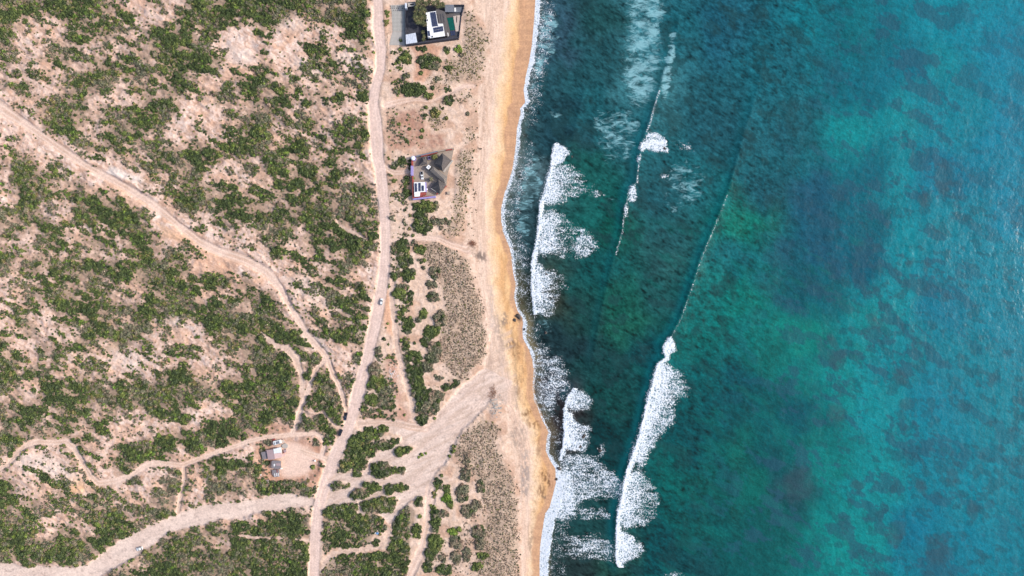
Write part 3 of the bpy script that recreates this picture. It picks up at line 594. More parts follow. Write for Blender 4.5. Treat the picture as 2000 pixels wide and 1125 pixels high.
fp([(1040,672),(1062,668),(1083,687),(1105,712),(1110,737),(1107,767),(1092,785),(1070,810),(1055,805),(1048,780),(1046,720)], .56, 5, 4)
fp([(1048,682),(1066,680),(1072,700),(1052,708)], .8, 3, 3)
fp([(1110,765),(1135,762),(1155,775),(1160,787),(1157,802),(1117,802),(1108,790)], .78, 2, 3)
fp([(1104,800),(1117,802),(1120,820),(1140,828),(1160,840),(1150,848),(1150,880),(1112,882),(1100,870)], .86, 2, 3)
fp([(1095,890),(1120,885),(1160,890),(1180,910),(1215,935),(1213,963),(1195,974),(1170,974),(1135,976),(1130,993),(1125,1013),(1105,1019),(1080,1010),(1088,960),(1087,930)], .66, 3, 4)
fp([(1090,905),(1112,905),(1125,940),(1128,990),(1112,1015),(1072,1010),(1086,960)], .92, 4, 4)
fp([(1125,985),(1155,988),(1193,996),(1190,1015),(1140,1016)], .52, 3, 4)
fp([(1095,1040),(1150,1043),(1200,1053),(1200,1098),(1170,1096),(1140,1093),(1110,1083),(1095,1068)], .55, 4, 4)
fp([(1163,866),(1180,866),(1180,890),(1168,892)], .75, 2, 2); fp([(1231,861),(1237,861),(1237,868),(1231,868)], .8, 1, 1)
fp([(1254,275),(1262,262),(1278,258),(1295,268),(1305,280),(1303,300),(1280,297),(1262,293),(1252,300),(1249,290)], 1.0, 1, 2)
fp([(1243,306),(1250,305),(1251,318),(1245,320)], 1.1, 1, 1); fp([(1228,365),(1238,360),(1244,372),(1242,390),(1234,395),(1225,392)], 1.1, 1, 1.5)
fp([(1218,402),(1228,397),(1227,415),(1222,428),(1217,418)], 1.1, 1, 1.5)
fp([(1300,278),(1340,280),(1358,290),(1355,300),(1330,292)], .5, 3, 3); fp([(1285,338),(1310,342),(1305,350),(1290,348)], .5, 2, 2)
fp([(1308,657),(1315,667),(1321,685),(1308,690),(1294,692),(1292,678),(1300,664)], .88, 1, 2)
fp([(1300,700),(1312,717),(1335,732),(1347,764),(1342,778),(1322,784),(1317,807),(1315,829),(1293,842),(1285,865),(1265,882),(1262,898),(1252,918),(1240,925),(1245,860),(1262,790),(1280,712)], .8, 3, 3)
fp([(1296,700),(1310,725),(1310,770),(1290,810),(1262,870),(1235,915),(1225,912),(1250,845),(1270,770),(1282,712)], .98, 4, 3)
fp([(1252,918),(1266,933),(1278,955),(1289,983),(1284,1008),(1266,1020),(1222,1032),(1204,1020),(1212,960),(1225,920)], .78, 3, 3)
fp([(1222,1035),(1240,1048),(1260,1063),(1260,1085),(1226,1092),(1213,1108),(1203,1090),(1203,1040)], .86, 2, 3)
fp([(1300,1118),(1325,1115),(1335,1140),(1300,1140)], .7, 4, 3)
for L, y0, y1, v in ((CR_C, 380, 660, .42), (CR_B, 175, 260, .6), (CR_B, 300, 500, .52)): strip(L, -.5, 2.6, v - .04, 2.2, y0, y1, 2)
fw([(1218,-60),(1305,-60),(1302,60),(1298,130),(1288,170),(1275,215),(1225,215),(1205,150),(1210,100),(1216,60)], .6, 14, 24)
fw([(1290,150),(1306,60),(1325,60),(1320,120),(1310,190),(1290,215)], .6, 5, 5)
fw([(1150,215),(1230,205),(1260,230),(1245,300),(1215,330),(1180,330),(1160,290)], .5, 8, 12)
fw([(1055,10),(1085,30),(1100,60),(1090,100),(1070,120),(1050,160),(1035,200),(1090,215),(1110,225),(1085,235),(1030,200),(1040,120)], .55, 5, 6)
fw([(1120,0),(1140,0),(1138,50),(1122,50)], .42, 6, 6); fw([(1300,310),(1370,300),(1385,360),(1360,410),(1310,430),(1280,380)], .48, 10, 12)
fw([(1020,300),(1070,290),(1065,360),(1045,420),(1035,500),(1005,460),(1000,400)], .5, 6, 8)
fw([(1150,370),(1200,380),(1210,400),(1170,400)], .42, 6, 6); fw([(1230,210),(1345,240),(1360,300),(1310,300),(1240,250)], .38, 8, 8)
fw([(1040,620),(1080,620),(1085,650),(1050,665)], .42, 6, 6)
sand2 = (1 - sstep(8, 26, X2 - sh2)) * np.interp(Y2, [0, 550, 600, 640, 690, 720, 1000, 1040, 1125], [.1, .2, .3, .8, .6, .3, .3, .6, .6])
WC = mixw(WC, (150,136,104), sand2 * .8); WC = mixw(WC, (206,168,134), 1 - sstep(0, 4, X2 - sh2))
foam *= (1 + (fbm(X2 / 18, Y2 / 18, 245, 3) - .5) * .25)
HW = HW + np.clip(foam - .4, 0, .6) * (.35 + .7 * (fbm(X2 / 3.2, Y2 / 3.2, 251, 2) - .3)) * sstep(0, 25, X2 - sh2)
def water_mat():
    m, nt, b = new_mat('sea_water'); at = ATTR(nt, 'col'); fx = ATTR(nt, 'fx'); sp = N(nt, 'ShaderNodeSeparateColor'); nt.links.new(fx.outputs['Color'], sp.inputs[0])
    v = MAPV(nt); vs = MAPV(nt, math.radians(-30), (1, 2.0, 1)); vh = MAPV(nt, math.radians(8), (.45, 1.1, 1))
    fine = NOISE(nt, vs, .9, 3, .65)
    hv = N(nt, 'ShaderNodeVectorMath', operation='SCALE'); nt.links.new(at.outputs['Color'], hv.inputs[0]); nt.links.new(RAMP(nt, fine, .3, .7, .84, 1.17), hv.inputs['Scale'])
    # lace: warped cell edges plus noise, cut at the local coverage
    wn = N(nt, 'ShaderNodeTexNoise'); wn.inputs['Scale'].default_value = .35; wn.inputs['Detail'].default_value = 3; nt.links.new(v, wn.inputs['Vector'])
    wv_ = N(nt, 'ShaderNodeVectorMath', operation='MULTIPLY_ADD'); nt.links.new(wn.outputs['Color'], wv_.inputs[0]); wv_.inputs[1].default_value = (4.5, 4.5, 0); nt.links.new(v, wv_.inputs[2])
    vo = N(nt, 'ShaderNodeTexVoronoi', feature='DISTANCE_TO_EDGE', voronoi_dimensions='2D'); vo.inputs['Scale'].default_value = .6; nt.links.new(wv_.outputs[0], vo.inputs['Vector'])
    nz = NOISE(nt, v, .8, 4, .62, .5)
    lace = MATH(nt, 'ADD', MATH(nt, 'MULTIPLY', RAMP(nt, vo.outputs['Distance'], 0, .3, 1, 0), .5), MATH(nt, 'MULTIPLY', RAMP(nt, nz, .25, .75), .5))
    cov = MATH(nt, 'SUBTRACT', 1.0, sp.outputs[0])
    fm = RAMP(nt, lace, MATH(nt, 'SUBTRACT', cov, .06), MATH(nt, 'ADD', cov, .38))
    fm = MATH(nt, 'MULTIPLY', fm, RAMP(nt, sp.outputs[0], .05, .3))
    nw = NOISE(nt, vh, .28, 5, .68, 1.6); cw = MATH(nt, 'SUBTRACT', 1.0, sp.outputs[1])
    wm = MATH(nt, 'MULTIPLY', RAMP(nt, nw, MATH(nt, 'SUBTRACT', cw, .06), MATH(nt, 'ADD', cw, .24)), RAMP(nt, sp.outputs[1], .02, .3, 0, .8))
    aer = MATH(nt, 'MULTIPLY', RAMP(nt, sp.outputs[0], .25, 1.0), .72); wbase = MIXC(nt, aer, hv.outputs[0], al4((142,166,184)))
    wcol = MIXC(nt, wm, wbase, al4((140,190,202)))
    foamc = MIXC(nt, RAMP(nt, nz, .35, .7), al4((202,214,232)), (.70, .72, .75, 1))
    nt.links.new(MIXC(nt, fm, wcol, foamc), b.inputs['Base Color'])
    nt.links.new(RAMP(nt, fm, 0, 1, .2, .9), b.inputs['Roughness']); b.inputs['IOR'].default_value = 1.333; b.inputs['Specular IOR Level'].default_value = .22
    bp = N(nt, 'ShaderNodeBump'); bp.inputs['Distance'].default_value = .24; bp.inputs['Strength'].default_value = .7
    rip = NOISE(nt, MAPV(nt, math.radians(25), (1, .7, 1)), .6, 4, .55)
    nt.links.new(MATH(nt, 'ADD', rip, MATH(nt, 'MULTIPLY', fm, .8)), bp.inputs['Height']); nt.links.new(bp.outputs[0], b.inputs['Normal'])
    return m
MW = water_mat()
ax2 = axis(958, 2165, 950, 17000); ax2 = ax2[ax2 > 955]; ay2 = axis(-165, 1290, -16000, 17000)
GX2, GY2 = np.meshgrid(ax2, ay2)
wc = RW.samp(WC, GX2, GY2).reshape(-1, 3); fxx = np.stack([RW.samp(foam, GX2, GY2), RW.samp(wisp, GX2, GY2), 0 * GX2], -1)
inw = (GX2 < 2166) & (GY2 > -168) & (GY2 < 1293); fxx = np.where(inw[..., None], fxx, 0).reshape(-1, 3)
hw = np.where(inw, RW.samp(HW, GX2, GY2), 0)
ny, nx = GX2.shape; idx = np.arange(ny * nx).reshape(ny, nx)
Qw = np.stack([idx[:-1, :-1], idx[1:, :-1], idx[1:, 1:], idx[:-1, 1:]], -1).reshape(-1, 4)
link('water', mesh_from('water', np.stack([WX(GX2, 0), WY(GY2, 0), hw], -1).reshape(-1, 3), Qw, np.clip(wc, .004, .8), fxx, MW, True), kind='structure')
# ---------------------------------------------------------------- foliage
TONES = {'d': [(66,84,52),(74,92,56),(60,77,52)], 'g': [(88,107,60),(100,118,66),(80,98,58)], 'o': [(104,112,70),(118,118,80)], 's': [(106,112,96),(120,118,104),(96,104,88)], 'b': [(96,130,58),(108,134,64)], 'w': [(138,126,114),(124,116,104)]}
TCOL = {k: np.array([lin(c) / 1.16 * 1.35 * np.array([1.2, 1.03, .92]) for c in v]) for k, v in TONES.items()}
def blob(nq, seed, flat_=.62):
    """unit shrub: leaf sprays spread over lobes of a low dome; returns verts, quads, brightness"""
    r = np.random.RandomState(seed); nl = r.randint(3, 6)
    lc = np.stack([r.uniform(-.42, .42, nl), r.uniform(-.42, .42, nl), r.uniform(.05, .3, nl)], 1); lr = r.uniform(.42, .68, nl)
    V = []; Bq = []
    for i in range(nq):
        k = r.randint(nl); z = r.uniform(-.15, 1); a = r.uniform(0, 2 * PI); s = math.sqrt(max(0, 1 - z * z)); d = np.array([s * math.cos(a), s * math.sin(a), z])
        p = lc[k] + d * lr[k] * r.uniform(.6, 1.08); p[2] = max(.02, p[2] * flat_ / .62)
        n = d + r.normal(0, .45, 3); n /= np.linalg.norm(n); t = np.cross(n, r.normal(0, 1, 3)); t /= np.linalg.norm(t); u = np.cross(n, t)
        sz = r.uniform(.11, .22) * (1 if nq > 40 else 1.45); el = r.uniform(.5, 1)
        V += [p + t * sz, p + u * sz * el, p - t * sz * r.uniform(.6, 1), p - u * sz * el * r.uniform(.6, 1)]
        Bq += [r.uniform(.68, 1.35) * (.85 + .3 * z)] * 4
    m = 8
    for (rr, zz) in ((.78, .02), (.58, .36)):
        for j in range(m):
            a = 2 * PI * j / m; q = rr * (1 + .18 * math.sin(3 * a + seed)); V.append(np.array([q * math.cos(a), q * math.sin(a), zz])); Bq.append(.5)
    b0 = nq * 4; Q = [[4 * i, 4 * i + 1, 4 * i + 2, 4 * i + 3] for i in range(nq)]
    for j in range(m): Q.append([b0 + j, b0 + (j + 1) % m, b0 + m + (j + 1) % m, b0 + m + j])
    Q.append([b0 + m, b0 + m + 2, b0 + m + 4, b0 + m + 6])
    return np.array(V), np.array(Q), np.array(Bq)
LOD = {0: [blob(16, s, .5) for s in range(6)], 1: [blob(34, 20 + s) for s in range(8)], 2: [blob(62, 40 + s) for s in range(8)]}
def build_stuff(name, items, label, cat, group=None):
    """items: px, py, r, tone, lod"""
    Vs = []; Qs = []; Cs = []; off = 0
    for (px, py, r, tn, lod) in items:
        V, Q, B = LOD[lod][RNG.randint(len(LOD[lod]))]
        a = RNG.uniform(0, 2 * PI); c, s = math.cos(a), math.sin(a); sx = r * RNG.uniform(.85, 1.15); sy = r * RNG.uniform(.85, 1.15); sz = r * RNG.uniform(.7, 1.1)
        z0 = float(Hat(px, py)); zc = float(macro(px, py)); x = V[:, 0] * sx; y = V[:, 1] * sy
        P = np.stack([x * c - y * s + float(WX(px, zc)), x * s + y * c + float(WY(py, zc)), V[:, 2] * sz + z0 - .05], 1)
        cc = TCOL[tn][RNG.randint(len(TCOL[tn]))] * RNG.uniform(.8, 1.22)
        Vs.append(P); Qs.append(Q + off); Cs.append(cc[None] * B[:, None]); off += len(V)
    me = mesh_from(name, np.concatenate(Vs), np.concatenate(Qs), np.clip(np.concatenate(Cs), .004, .5), None, ML)
    link(name, me, None, kind='stuff', label=label, category=cat)
# candidate shrubs
SHR = []      # px, py, r(m), tone
st = 3.9
yy, xx = np.mgrid[-150:1280:st, -150:800:st]; xx = (xx + RNG.uniform(-.5, .5, xx.shape) * st).ravel(); yy = (yy + RNG.uniform(-.5, .5, yy.shape) * st).ravel()
fld = fbm((xx * .91 + yy * .42) / 19, (yy * .91 - xx * .42) / 9.5, 301, 3, .5); fld = np.clip((fld - .5) / .135, -3, 3); fld = 1 / (1 + np.exp(-1.7 * fld))
dd = R.samp(dens, xx, yy); tn = fbm(xx / 40, yy / 32, 311, 2); tn2 = RNG.rand(len(xx)); acc = dd - fld
lone = (RNG.rand(len(xx)) < .05 + .13 * np.clip(dd * 2, 0, 1)) & (dd > .02)
for i in np.nonzero((acc > 0) | lone)[0]:
    a = acc[i]
    if a > 0:
        r = .7 + 1.2 * min(1, a * 1.8) * RNG.uniform(.25, 1.25) + RNG.uniform(0, .3)
        v = tn[i] + (tn2[i] - .5) * .6 + a * .38
        t = 's' if v < .50 else ('o' if v < .54 else ('g' if v < .70 else ('d' if tn2[i] < .97 else 'b')))
        if tn2[i] < .035: t = 'w'
    else:
        r = RNG.uniform(.35, 1.15); t = 's' if tn2[i] < .45 else ('o' if tn2[i] < .7 else 'g')
        if tn2[i] > .9: t = 'w'
    SHR.append([xx[i], yy[i], r, t])
for (cx_, cy_, rx, ry, tl, t) in EAST:
    if max(rx, ry) <= 7:
        SHR.append([cx_, cy_, (rx + ry) / 2 * GSD * 1.08, t]); continue
    n = max(3, int(rx * ry / 10)); al = math.radians(tl)
    for k in range(n):
        q = math.sqrt((k + .5) / n) * .86; an = k * 2.39996 + cx_; u = q * rx * math.cos(an); v = q * ry * math.sin(an)
        tt = t if RNG.rand() < .72 else random.choice({'d': 'gs', 'g': 'do', 's': 'wd', 'o': 'gs', 'b': 'gb'}[t])
        SHR.append([cx_ + u * math.cos(al) - v * math.sin(al) * 1, cy_ + u * math.sin(al) + v * math.cos(al), RNG.uniform(1.5, 2.2) * min(1.15, .5 + min(rx, ry) / 16), tt])
SHR = [s for s in SHR if all(math.hypot(s[0] - a, s[1] - b) > c for a, b, c in ((675.5,813,11),(665.3,844.5,11),(273.5,1071,11),(745.5,589.5,10)))]
inframe = [s for s in SHR if 8 < s[0] < 1000 and 8 < s[1] < 1117]
big = sorted(inframe, key=lambda s: -s[2])
picked = []; cell = set()
for s in big:                                     # the 300 largest in view, one thing each
    picked.append(s)
    if len(picked) == 300: break
pid = set(id(s) for s in picked)
rest = [(s[0], s[1], s[2], s[3], 0 if s[2] < .9 else (1 if s[2] < 1.6 else 2)) for s in SHR if id(s) not in pid]
build_stuff('scrub', rest, 'low thorny scrub of green and grey bushes scattered over pale eroded sand', 'scrub')
MARKS = [('the white car on the dirt road', 745, 590), ('the dark walled house with the pool', 843, 45), ('the house with the purple wall', 838, 345), ('the pink roofed shack', 537, 887), ('the black car beside the road', 665, 843), ('the dark pickup on the road edge', 676, 812), ('the white vehicle in the wash', 273, 1070), ('the fork of the two dirt tracks', 636, 692), ('the top left corner', 0, 0), ('the bottom left corner', 0, 1125), ('the bend of the lower left track', 192, 944), ('the brown dead brush on the beach', 922, 476), ('the bottom end of the main road', 613, 1120), ('the left end of the diagonal track', 2, 210)]
DIRS = ['right of', 'upper right of', 'straight above', 'upper left of', 'left of', 'lower left of', 'straight below', 'lower right of']
CW = {'d': 'dark green', 'g': 'green', 'o': 'olive', 's': 'grey-green', 'b': 'bright green', 'w': 'dry brown'}
BIGM = {}
def big_mesh(t, k):
    if (t, k) not in BIGM:
        V, Q, B = blob(170, 100 + 7 * k + ord(t), .6); cc = TCOL[t][k % len(TCOL[t])]
        rr = np.random.RandomState(k); V = V.copy()
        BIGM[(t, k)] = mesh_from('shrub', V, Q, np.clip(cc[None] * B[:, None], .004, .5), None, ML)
    return BIGM[(t, k)]
used = set()
for s in sorted(picked, key=lambda q: (q[1], q[0])):
    px, py, r, t = s; z0 = float(Hat(px, py)); zc = float(macro(px, py))
    o = link('shrub', big_mesh(t, RNG.randint(3)), None, category='shrub', group='large shrubs of the coastal scrub')
    o.location = (float(WX(px, zc)), float(WY(py, zc)), z0 - .05); o.rotation_euler = (0, 0, RNG.uniform(0, 6.28)); o.scale = (r * RNG.uniform(.9, 1.1), r * RNG.uniform(.9, 1.1), r * RNG.uniform(.75, 1.05))
    mk = sorted(MARKS, key=lambda m: math.hypot(m[1] - px, m[2] - py))
    for m in mk:
        d = int(round(math.hypot(m[1] - px, m[2] - py) * GSD)); k = int(round(math.atan2(m[2] - py, px - m[1]) / (PI / 4))) % 8
        lb = '%s shrub about %d m %s %s' % (CW[t], max(d, 1), DIRS[k], m[0])
        if lb not in used: break
    used.add(lb); o['label'] = lb
# dune tufts
tl_ = []
st = 2.7; yy, xx = np.mgrid[-140:1280:st, 740:1030:st]; xx = (xx + RNG.uniform(-.5, .5, xx.shape) * st).ravel(); yy = (yy + RNG.uniform(-.5, .5, yy.shape) * st).ravel()
td = R.samp(tuft, xx, yy); tt_ = R.samp(tone, xx, yy); td = td * (.42 + 1.2 * fbm(xx / 16, yy / 16, 335, 2)); tf = fbm(xx / 5, yy / 5, 331, 3); tf = 1 / (1 + np.exp(-1.7 * np.clip((tf - .5) / .15, -3, 3)))
for i in np.nonzero(td * 1.0 > tf * .8 + .2 * RNG.rand(len(xx)))[0]:
    q = RNG.rand(); t = 'w' if q < .55 else ('s' if q < .9 else 'o')
    if tt_[i] > .5: t = 'o' if q < .5 else ('w' if q < .8 else 's')
    if tt_[i] > 1.5: t = 'w' if q < .6 else 'g'
    tl_.append((xx[i], yy[i], RNG.uniform(.28, .5) + .5 * RNG.rand() ** 3, t, 0))
build_stuff('dune_grass', tl_, 'low grey brown tufts of dune grass and dry herbs on pale sand', 'dune grass')

# ---------------------------------------------------------------- buildings and other things
def w3(p, z):
    return (float(WX(p[0], z)), float(WY(p[1], z)), z)
class Thing:
    def __init__(s, name, px, py, z, label, cat, group=None, rot=0):
        s.o = bpy.data.objects.new(name, None); COL.objects.link(s.o); s.L = Vector(w3((px, py), z)); s.o.location = s.L
        s.o['label'] = label; s.o['category'] = cat
        if group: s.o['group'] = group
    def part(s, name, bm, mat, parent=None, label=None):
        bmesh.ops.recalc_face_normals(bm, faces=bm.faces); me = bpy.data.meshes.new(name); bmesh.ops.translate(bm, verts=bm.verts, vec=-s.L); bm.to_mesh(me); bm.free(); me.materials.append(mat)
        o = bpy.data.objects.new(name, me); COL.objects.link(o); o.parent = parent or s.o
        if label: o['label'] = label
        return o
def single(name, bm, mat, px, py, z, **k):
    """a thing or a piece of the setting that is one mesh"""
    bmesh.ops.recalc_face_normals(bm, faces=bm.faces); L = Vector(w3((px, py), z)); bmesh.ops.translate(bm, verts=bm.verts, vec=-L); me = bpy.data.meshes.new(name); bm.to_mesh(me); bm.free(); me.materials.append(mat)
    o = bpy.data.objects.new(name, me); COL.objects.link(o); o.location = L
    for a, b in k.items(): o[a] = b
    return o
def prism(pts, z0, z1, bm=None, zs=None):
    """vertical solid; its top outline is where the photograph shows it"""
    bm = bm or bmesh.new(); T = [w3(p, z1) for p in pts]
    t = [bm.verts.new(v) for v in T]; b = [bm.verts.new((v[0], v[1], z0)) for v in T]; n = len(pts)
    bm.faces.new(t); bm.faces.new(b[::-1])
    for i in range(n): bm.faces.new((t[i], b[i], b[(i + 1) % n], t[(i + 1) % n]))
    return bm
def bar(p, q, wpx, z0, z1, bm=None):
    dx, dy = q[0] - p[0], q[1] - p[1]; L = math.hypot(dx, dy); nx_, ny_ = -dy / L * wpx / 2, dx / L * wpx / 2
    return prism([(p[0] + nx_, p[1] + ny_), (q[0] + nx_, q[1] + ny_), (q[0] - nx_, q[1] - ny_), (p[0] - nx_, p[1] - ny_)], z0, z1, bm)
def hip(pts, r0, r1, ze, zr, th=.25):
    """four-sided roof: eaves quad and ridge line"""
    bm = bmesh.new(); e = [bm.verts.new(w3(p, ze)) for p in pts]; l = [bm.verts.new((v.co.x, v.co.y, ze - th)) for v in e]
    a = bm.verts.new(w3(r0, zr)); b = bm.verts.new(w3(r1, zr))
    bm.faces.new((e[0], e[1], a)); bm.faces.new((e[1], e[2], b, a)); bm.faces.new((e[2], e[3], b)); bm.faces.new((e[3], e[0], a, b))
    for i in range(4): bm.faces.new((e[i], l[i], l[(i + 1) % 4], e[(i + 1) % 4]))
    bm.faces.new(l[::-1]); return bm
def quadgrid(c, nu, nv, gap, z0, z1):
    """cells of a quad (four photo points) laid out nu x nv"""
    out = []
    def P(u, v):
        return tuple((c[0][k] * (1 - u) + c[1][k] * u) * (1 - v) + (c[3][k] * (1 - u) + c[2][k] * u) * v for k in (0, 1))
    for j in range(nv):
        for i in range(nu):
            u0, u1, v0, v1 = (i + gap) / nu, (i + 1 - gap) / nu, (j + gap) / nv, (j + 1 - gap) / nv
            out.append(prism([P(u0, v0), P(u1, v0), P(u1, v1), P(u0, v1)], z0, z1))
    return out
M = {}
M['slate'] = plain('dark_slate_paving', (70,70,80), .8, .2, 1.2)
M['slate_wall'] = plain('dark_grey_render', (66,68,82), .85, .12, .8)
M['white'] = plain('white_roof_coating', (244,244,248), .6, .03, .5)
M['pale_sheet'] = plain('pale_translucent_sheet', (208,214,230), .4, .1, .6)
M['panel'] = plain('solar_cells', (58,66,96), .25, .15, 3, .6)
M['deck'] = plain('grey_timber_deck', (104,100,102), .8, .15, 2, .2, 0, (math.radians(0), .9, .3))
M['greyroof'] = plain('grey_roof_membrane', (118,122,134), .8, .12, 1)
M['concrete'] = plain('pale_concrete', (196,180,172), .9, .08, 1.5)
M['apron'] = plain('grey_concrete', (182,176,172), .9, .08, .5)
M['pool'] = plain('green_pool_water', (16,88,78), .08, .15, .8, .5)
M['glass'] = plain('dark_glass', (26,30,38), .08, .1, 1, .6)
M['dark'] = plain('near_black_paint', (30,30,36), .5, .1, 2)
M['red'] = plain('red_wall_paint', (158,78,74), .85, .15, 1.5)
M['purple'] = plain('purple_wall_paint', (158,146,204), .8, .08, 1.2)
M['thatch'] = plain('weathered_palm_thatch', (100,95,96), .95, .3, 2.2, .1, 0, None, .5)
M['tile'] = plain('grey_brown_tiles', (134,126,122), .85, .18, 1.5, .2, 0, (math.radians(52), .95, .5))
M['paver'] = plain('brown_grey_paving', (164,150,140), .9, .12, 1.3)
M['mauve'] = plain('mauve_metal_sheet', (172,150,156), .7, .08, 1, .3, 0, (math.radians(8), .8, .25))
M['pink'] = plain('faded_pink_sheet', (226,192,190), .7, .08, 1, .3, 0, (math.radians(8), .8, .15))
M['wsheet'] = plain('white_metal_sheet', (232,236,240), .6, .05, 1, .3, 0, (math.radians(8), .8, .12))
M['mesh'] = plain('grey_shade_cloth', (132,126,132), .95, .25, 3)
M['rust'] = plain('reddish_rust', (150,70,66), .9, .3, 2)
M['wood'] = plain('weathered_boards', (176,160,146), .9, .2, 2)
M['trunk'] = plain('palm_bark', (120,100,84), .95, .2, 4)
M['rock'] = plain('dark_wet_rock', (78,72,70), .7, .35, 1.3, .4, 0, None, .3)
M['tyre'] = plain('black_rubber', (30,30,32), .9, .1, 4)
M['carwhite'] = plain('white_car_paint', (236,240,246), .3, .02, 1, .5)
M['carblack'] = plain('black_car_paint', (38,42,54), .3, .05, 1, .5)
M['cargrey'] = plain('dark_blue_grey_paint', (62,70,92), .35, .05, 1, .5)
M['blue'] = plain('blue_plastic', (110,150,196), .6, .1, 2)
M['lens'] = plain('headlight_lens', (225,228,232), .2, .02, 3)
M['red_lens'] = plain('tail_light_lens', (150,30,30), .3, .02, 3)
def checker(name, a, b, sc, ang):
    m, nt, bb = new_mat(name); c = N(nt, 'ShaderNodeTexBrick'); c.offset = 0; c.inputs['Color1'].default_value = al4(a); c.inputs['Color2'].default_value = tuple(x * .9 for x in al4(a)[:3]) + (1,); c.inputs['Mortar'].default_value = al4(b)
    c.inputs['Scale'].default_value = 1 / sc; c.inputs['Mortar Size'].default_value = .16; c.inputs['Mortar Smooth'].default_value = .3; c.inputs['Brick Width'].default_value = 1; c.inputs['Row Height'].default_value = 1
    nt.links.new(MAPV(nt, ang), c.inputs['Vector']); nt.links.new(c.outputs['Color'], bb.inputs['Base Color']); bb.inputs['Roughness'].default_value = .9; return m
M['grid'] = checker('grass_block_paving', (204,198,194), (140,138,132), .95, 0)
def A1(X_, Y_): return (740 + X_ / 10, Y_ / 10)
def A2(X_, Y_): return (750 + X_ / 8.655, 270 + Y_ / 8.655)
def A3(X_, Y_): return (480 + X_ / 10.23, 840 + Y_ / 10.23)
def Z(f_, *l): return [f_(*p) for p in l]
# ---- dark walled house with pool
g = 3.9
single('patio', prism(Z(A1, (512,60),(720,110),(1290,95),(1665,92),(1615,290),(1560,742),(522,888)), g - 3, g), M['slate'], 840, 45, g, kind='structure')
single('grass_block_paving', prism(Z(A1, (225,90),(508,90),(508,615),(270,610),(250,215)), g - 3, g - .15), M['grid'], 778, 35, g, kind='structure')
single('concrete_driveway', prism(Z(A1, (270,614),(510,620),(515,885),(200,880),(240,720)), g - 3, g - .2), M['apron'], 777, 75, g, kind='structure')
pw = Thing('perimeter_wall', 840, 45, g, 'dark grey perimeter wall around the flat roofed house with the pool', 'wall')
for a, b in (((522,872),(1558,728)), ((516,60),(521,868)), ((555,46),(715,38)), ((1470,94),(1664,94)), ((1664,96),(1612,292)), ((1608,300),(1562,726))):
    pw.part('wall', bar(A1(*a), A1(*b), 1.0 if a[0] != 522 else 1.8, g - 2, g + {516: 1.9, 1664: 1.3, 1608: .9}.get(a[0], 3.2)), M['slate_wall'])
bmg = bmesh.new()
for r_ in range(3):
    for c_ in range(8):
        if (r_ + c_ * 3) % 7 != 2: x_ = 215 + c_ * 37 + 12 * r_; y_ = 112 + r_ * 40; prism(Z(A1, (x_, y_), (x_ + 17, y_), (x_ + 17, y_ + 15), (x_, y_ + 15)), g - .4, g - .12, bmg)
single('planting_gaps', bmg, M['slate'], 775, 15, g, kind='structure')
cpt = Thing('carport', 803, 75, g, 'pale rippled sheet carport in the lower left corner of the dark walled compound', 'carport')
cpt.part('roof', prism(Z(A1, (522,678),(716,640),(750,826),(530,860)), g + 3.15, g + 3.4), M['pale_sheet'])
for q in ((528,684),(708,650),(742,820),(536,852)): cpt.part('post', bar(A1(q[0] - 3, q[1]), A1(q[0] + 3, q[1]), .5, g, g + 3.15), M['dark'])
for k in range(5):
    a = (.16 + .17 * k); cpt.part('roof_rib', bar(A1(522 + 194 * a, 678 - 38 * a), A1(530 + 220 * a, 860 - 34 * a), .35, g + 3.4, g + 3.52), M['pale_sheet'])
mh = Thing('flat_roofed_house', 850, 48, g, 'white flat roofed house covered with rows of dark solar panels beside palms', 'house')
zr = g + 4.4
mh.part('wall', prism(Z(A1, (922,250),(1108,222),(1146,470),(1246,470),(1284,696),(966,744)), g, zr - .3), M['slate_wall'])
rf = mh.part('roof', prism(Z(A1, (914,245),(1112,213),(1152,462),(1252,462),(1293,702),(960,752)), zr - .3, zr), M['white'])
for bm in quadgrid(Z(A1, (1000,240),(1108,228),(1152,505),(1045,522)), 3, 9, .05, zr + .05, zr + .3): mh.part('solar_panel', bm, M['panel'])
for bm in quadgrid(Z(A1, (1060,540),(1250,508),(1264,606),(1076,640)), 6, 2, .05, zr + .05, zr + .3): mh.part('solar_panel', bm, M['panel'])
for bm in quadgrid(Z(A1, (950,605),(990,598),(1006,698),(968,706)), 1, 4, .06, zr + .05, zr + .3): mh.part('solar_panel', bm, M['panel'])
mh.part('skylight', prism(Z(A1, (1156,474),(1248,470),(1252,506),(1160,512)), zr, zr + .5), M['white'])
for q in ((926,300),(946,390),(1045,712),(980,736)): mh.part('roof_vent', bar(A1(q[0] - 9, q[1]), A1(q[0] + 9, q[1]), 2.4, zr, zr + .6), M['dark'])
mh.part('lower_roof', prism(Z(A1, (1120,170),(1292,225),(1300,262),(1330,700),(1296,702),(1256,460),(1156,460),(1116,214)), g, g + 2.9), M['deck'])
for k in range(3): mh.part('beam', bar(A1(1150 + 50 * k, 268), A1(1176 + 50 * k, 440), .5, g + 2.9, g + 3.1), M['slate_wall'])
pl = Thing('swimming_pool', 880, 46, g, 'narrow dark green swimming pool in a grey deck beside the white roofed house', 'pool')
pl.part('deck', prism(Z(A1, (1305,262),(1600,262),(1590,288),(1450,305),(1452,330),(1322,342),(1385,600),(1392,690),(1335,700)), g, g + .35), M['deck'])
pl.part('basin', prism(Z(A1, (1322,340),(1454,330),(1496,595),(1386,608)), g, g + .3), M['slate'])
pl.part('water', prism(Z(A1, (1330,350),(1448,340),(1488,586),(1392,598)), g + .1, g + .34), M['pool'])
for bm in quadgrid(Z(A1, (1392,612),(1488,600),(1494,690),(1404,698)), 2, 2, .06, g, g + .3): pl.part('stepping_slab', bm, M['panel'])
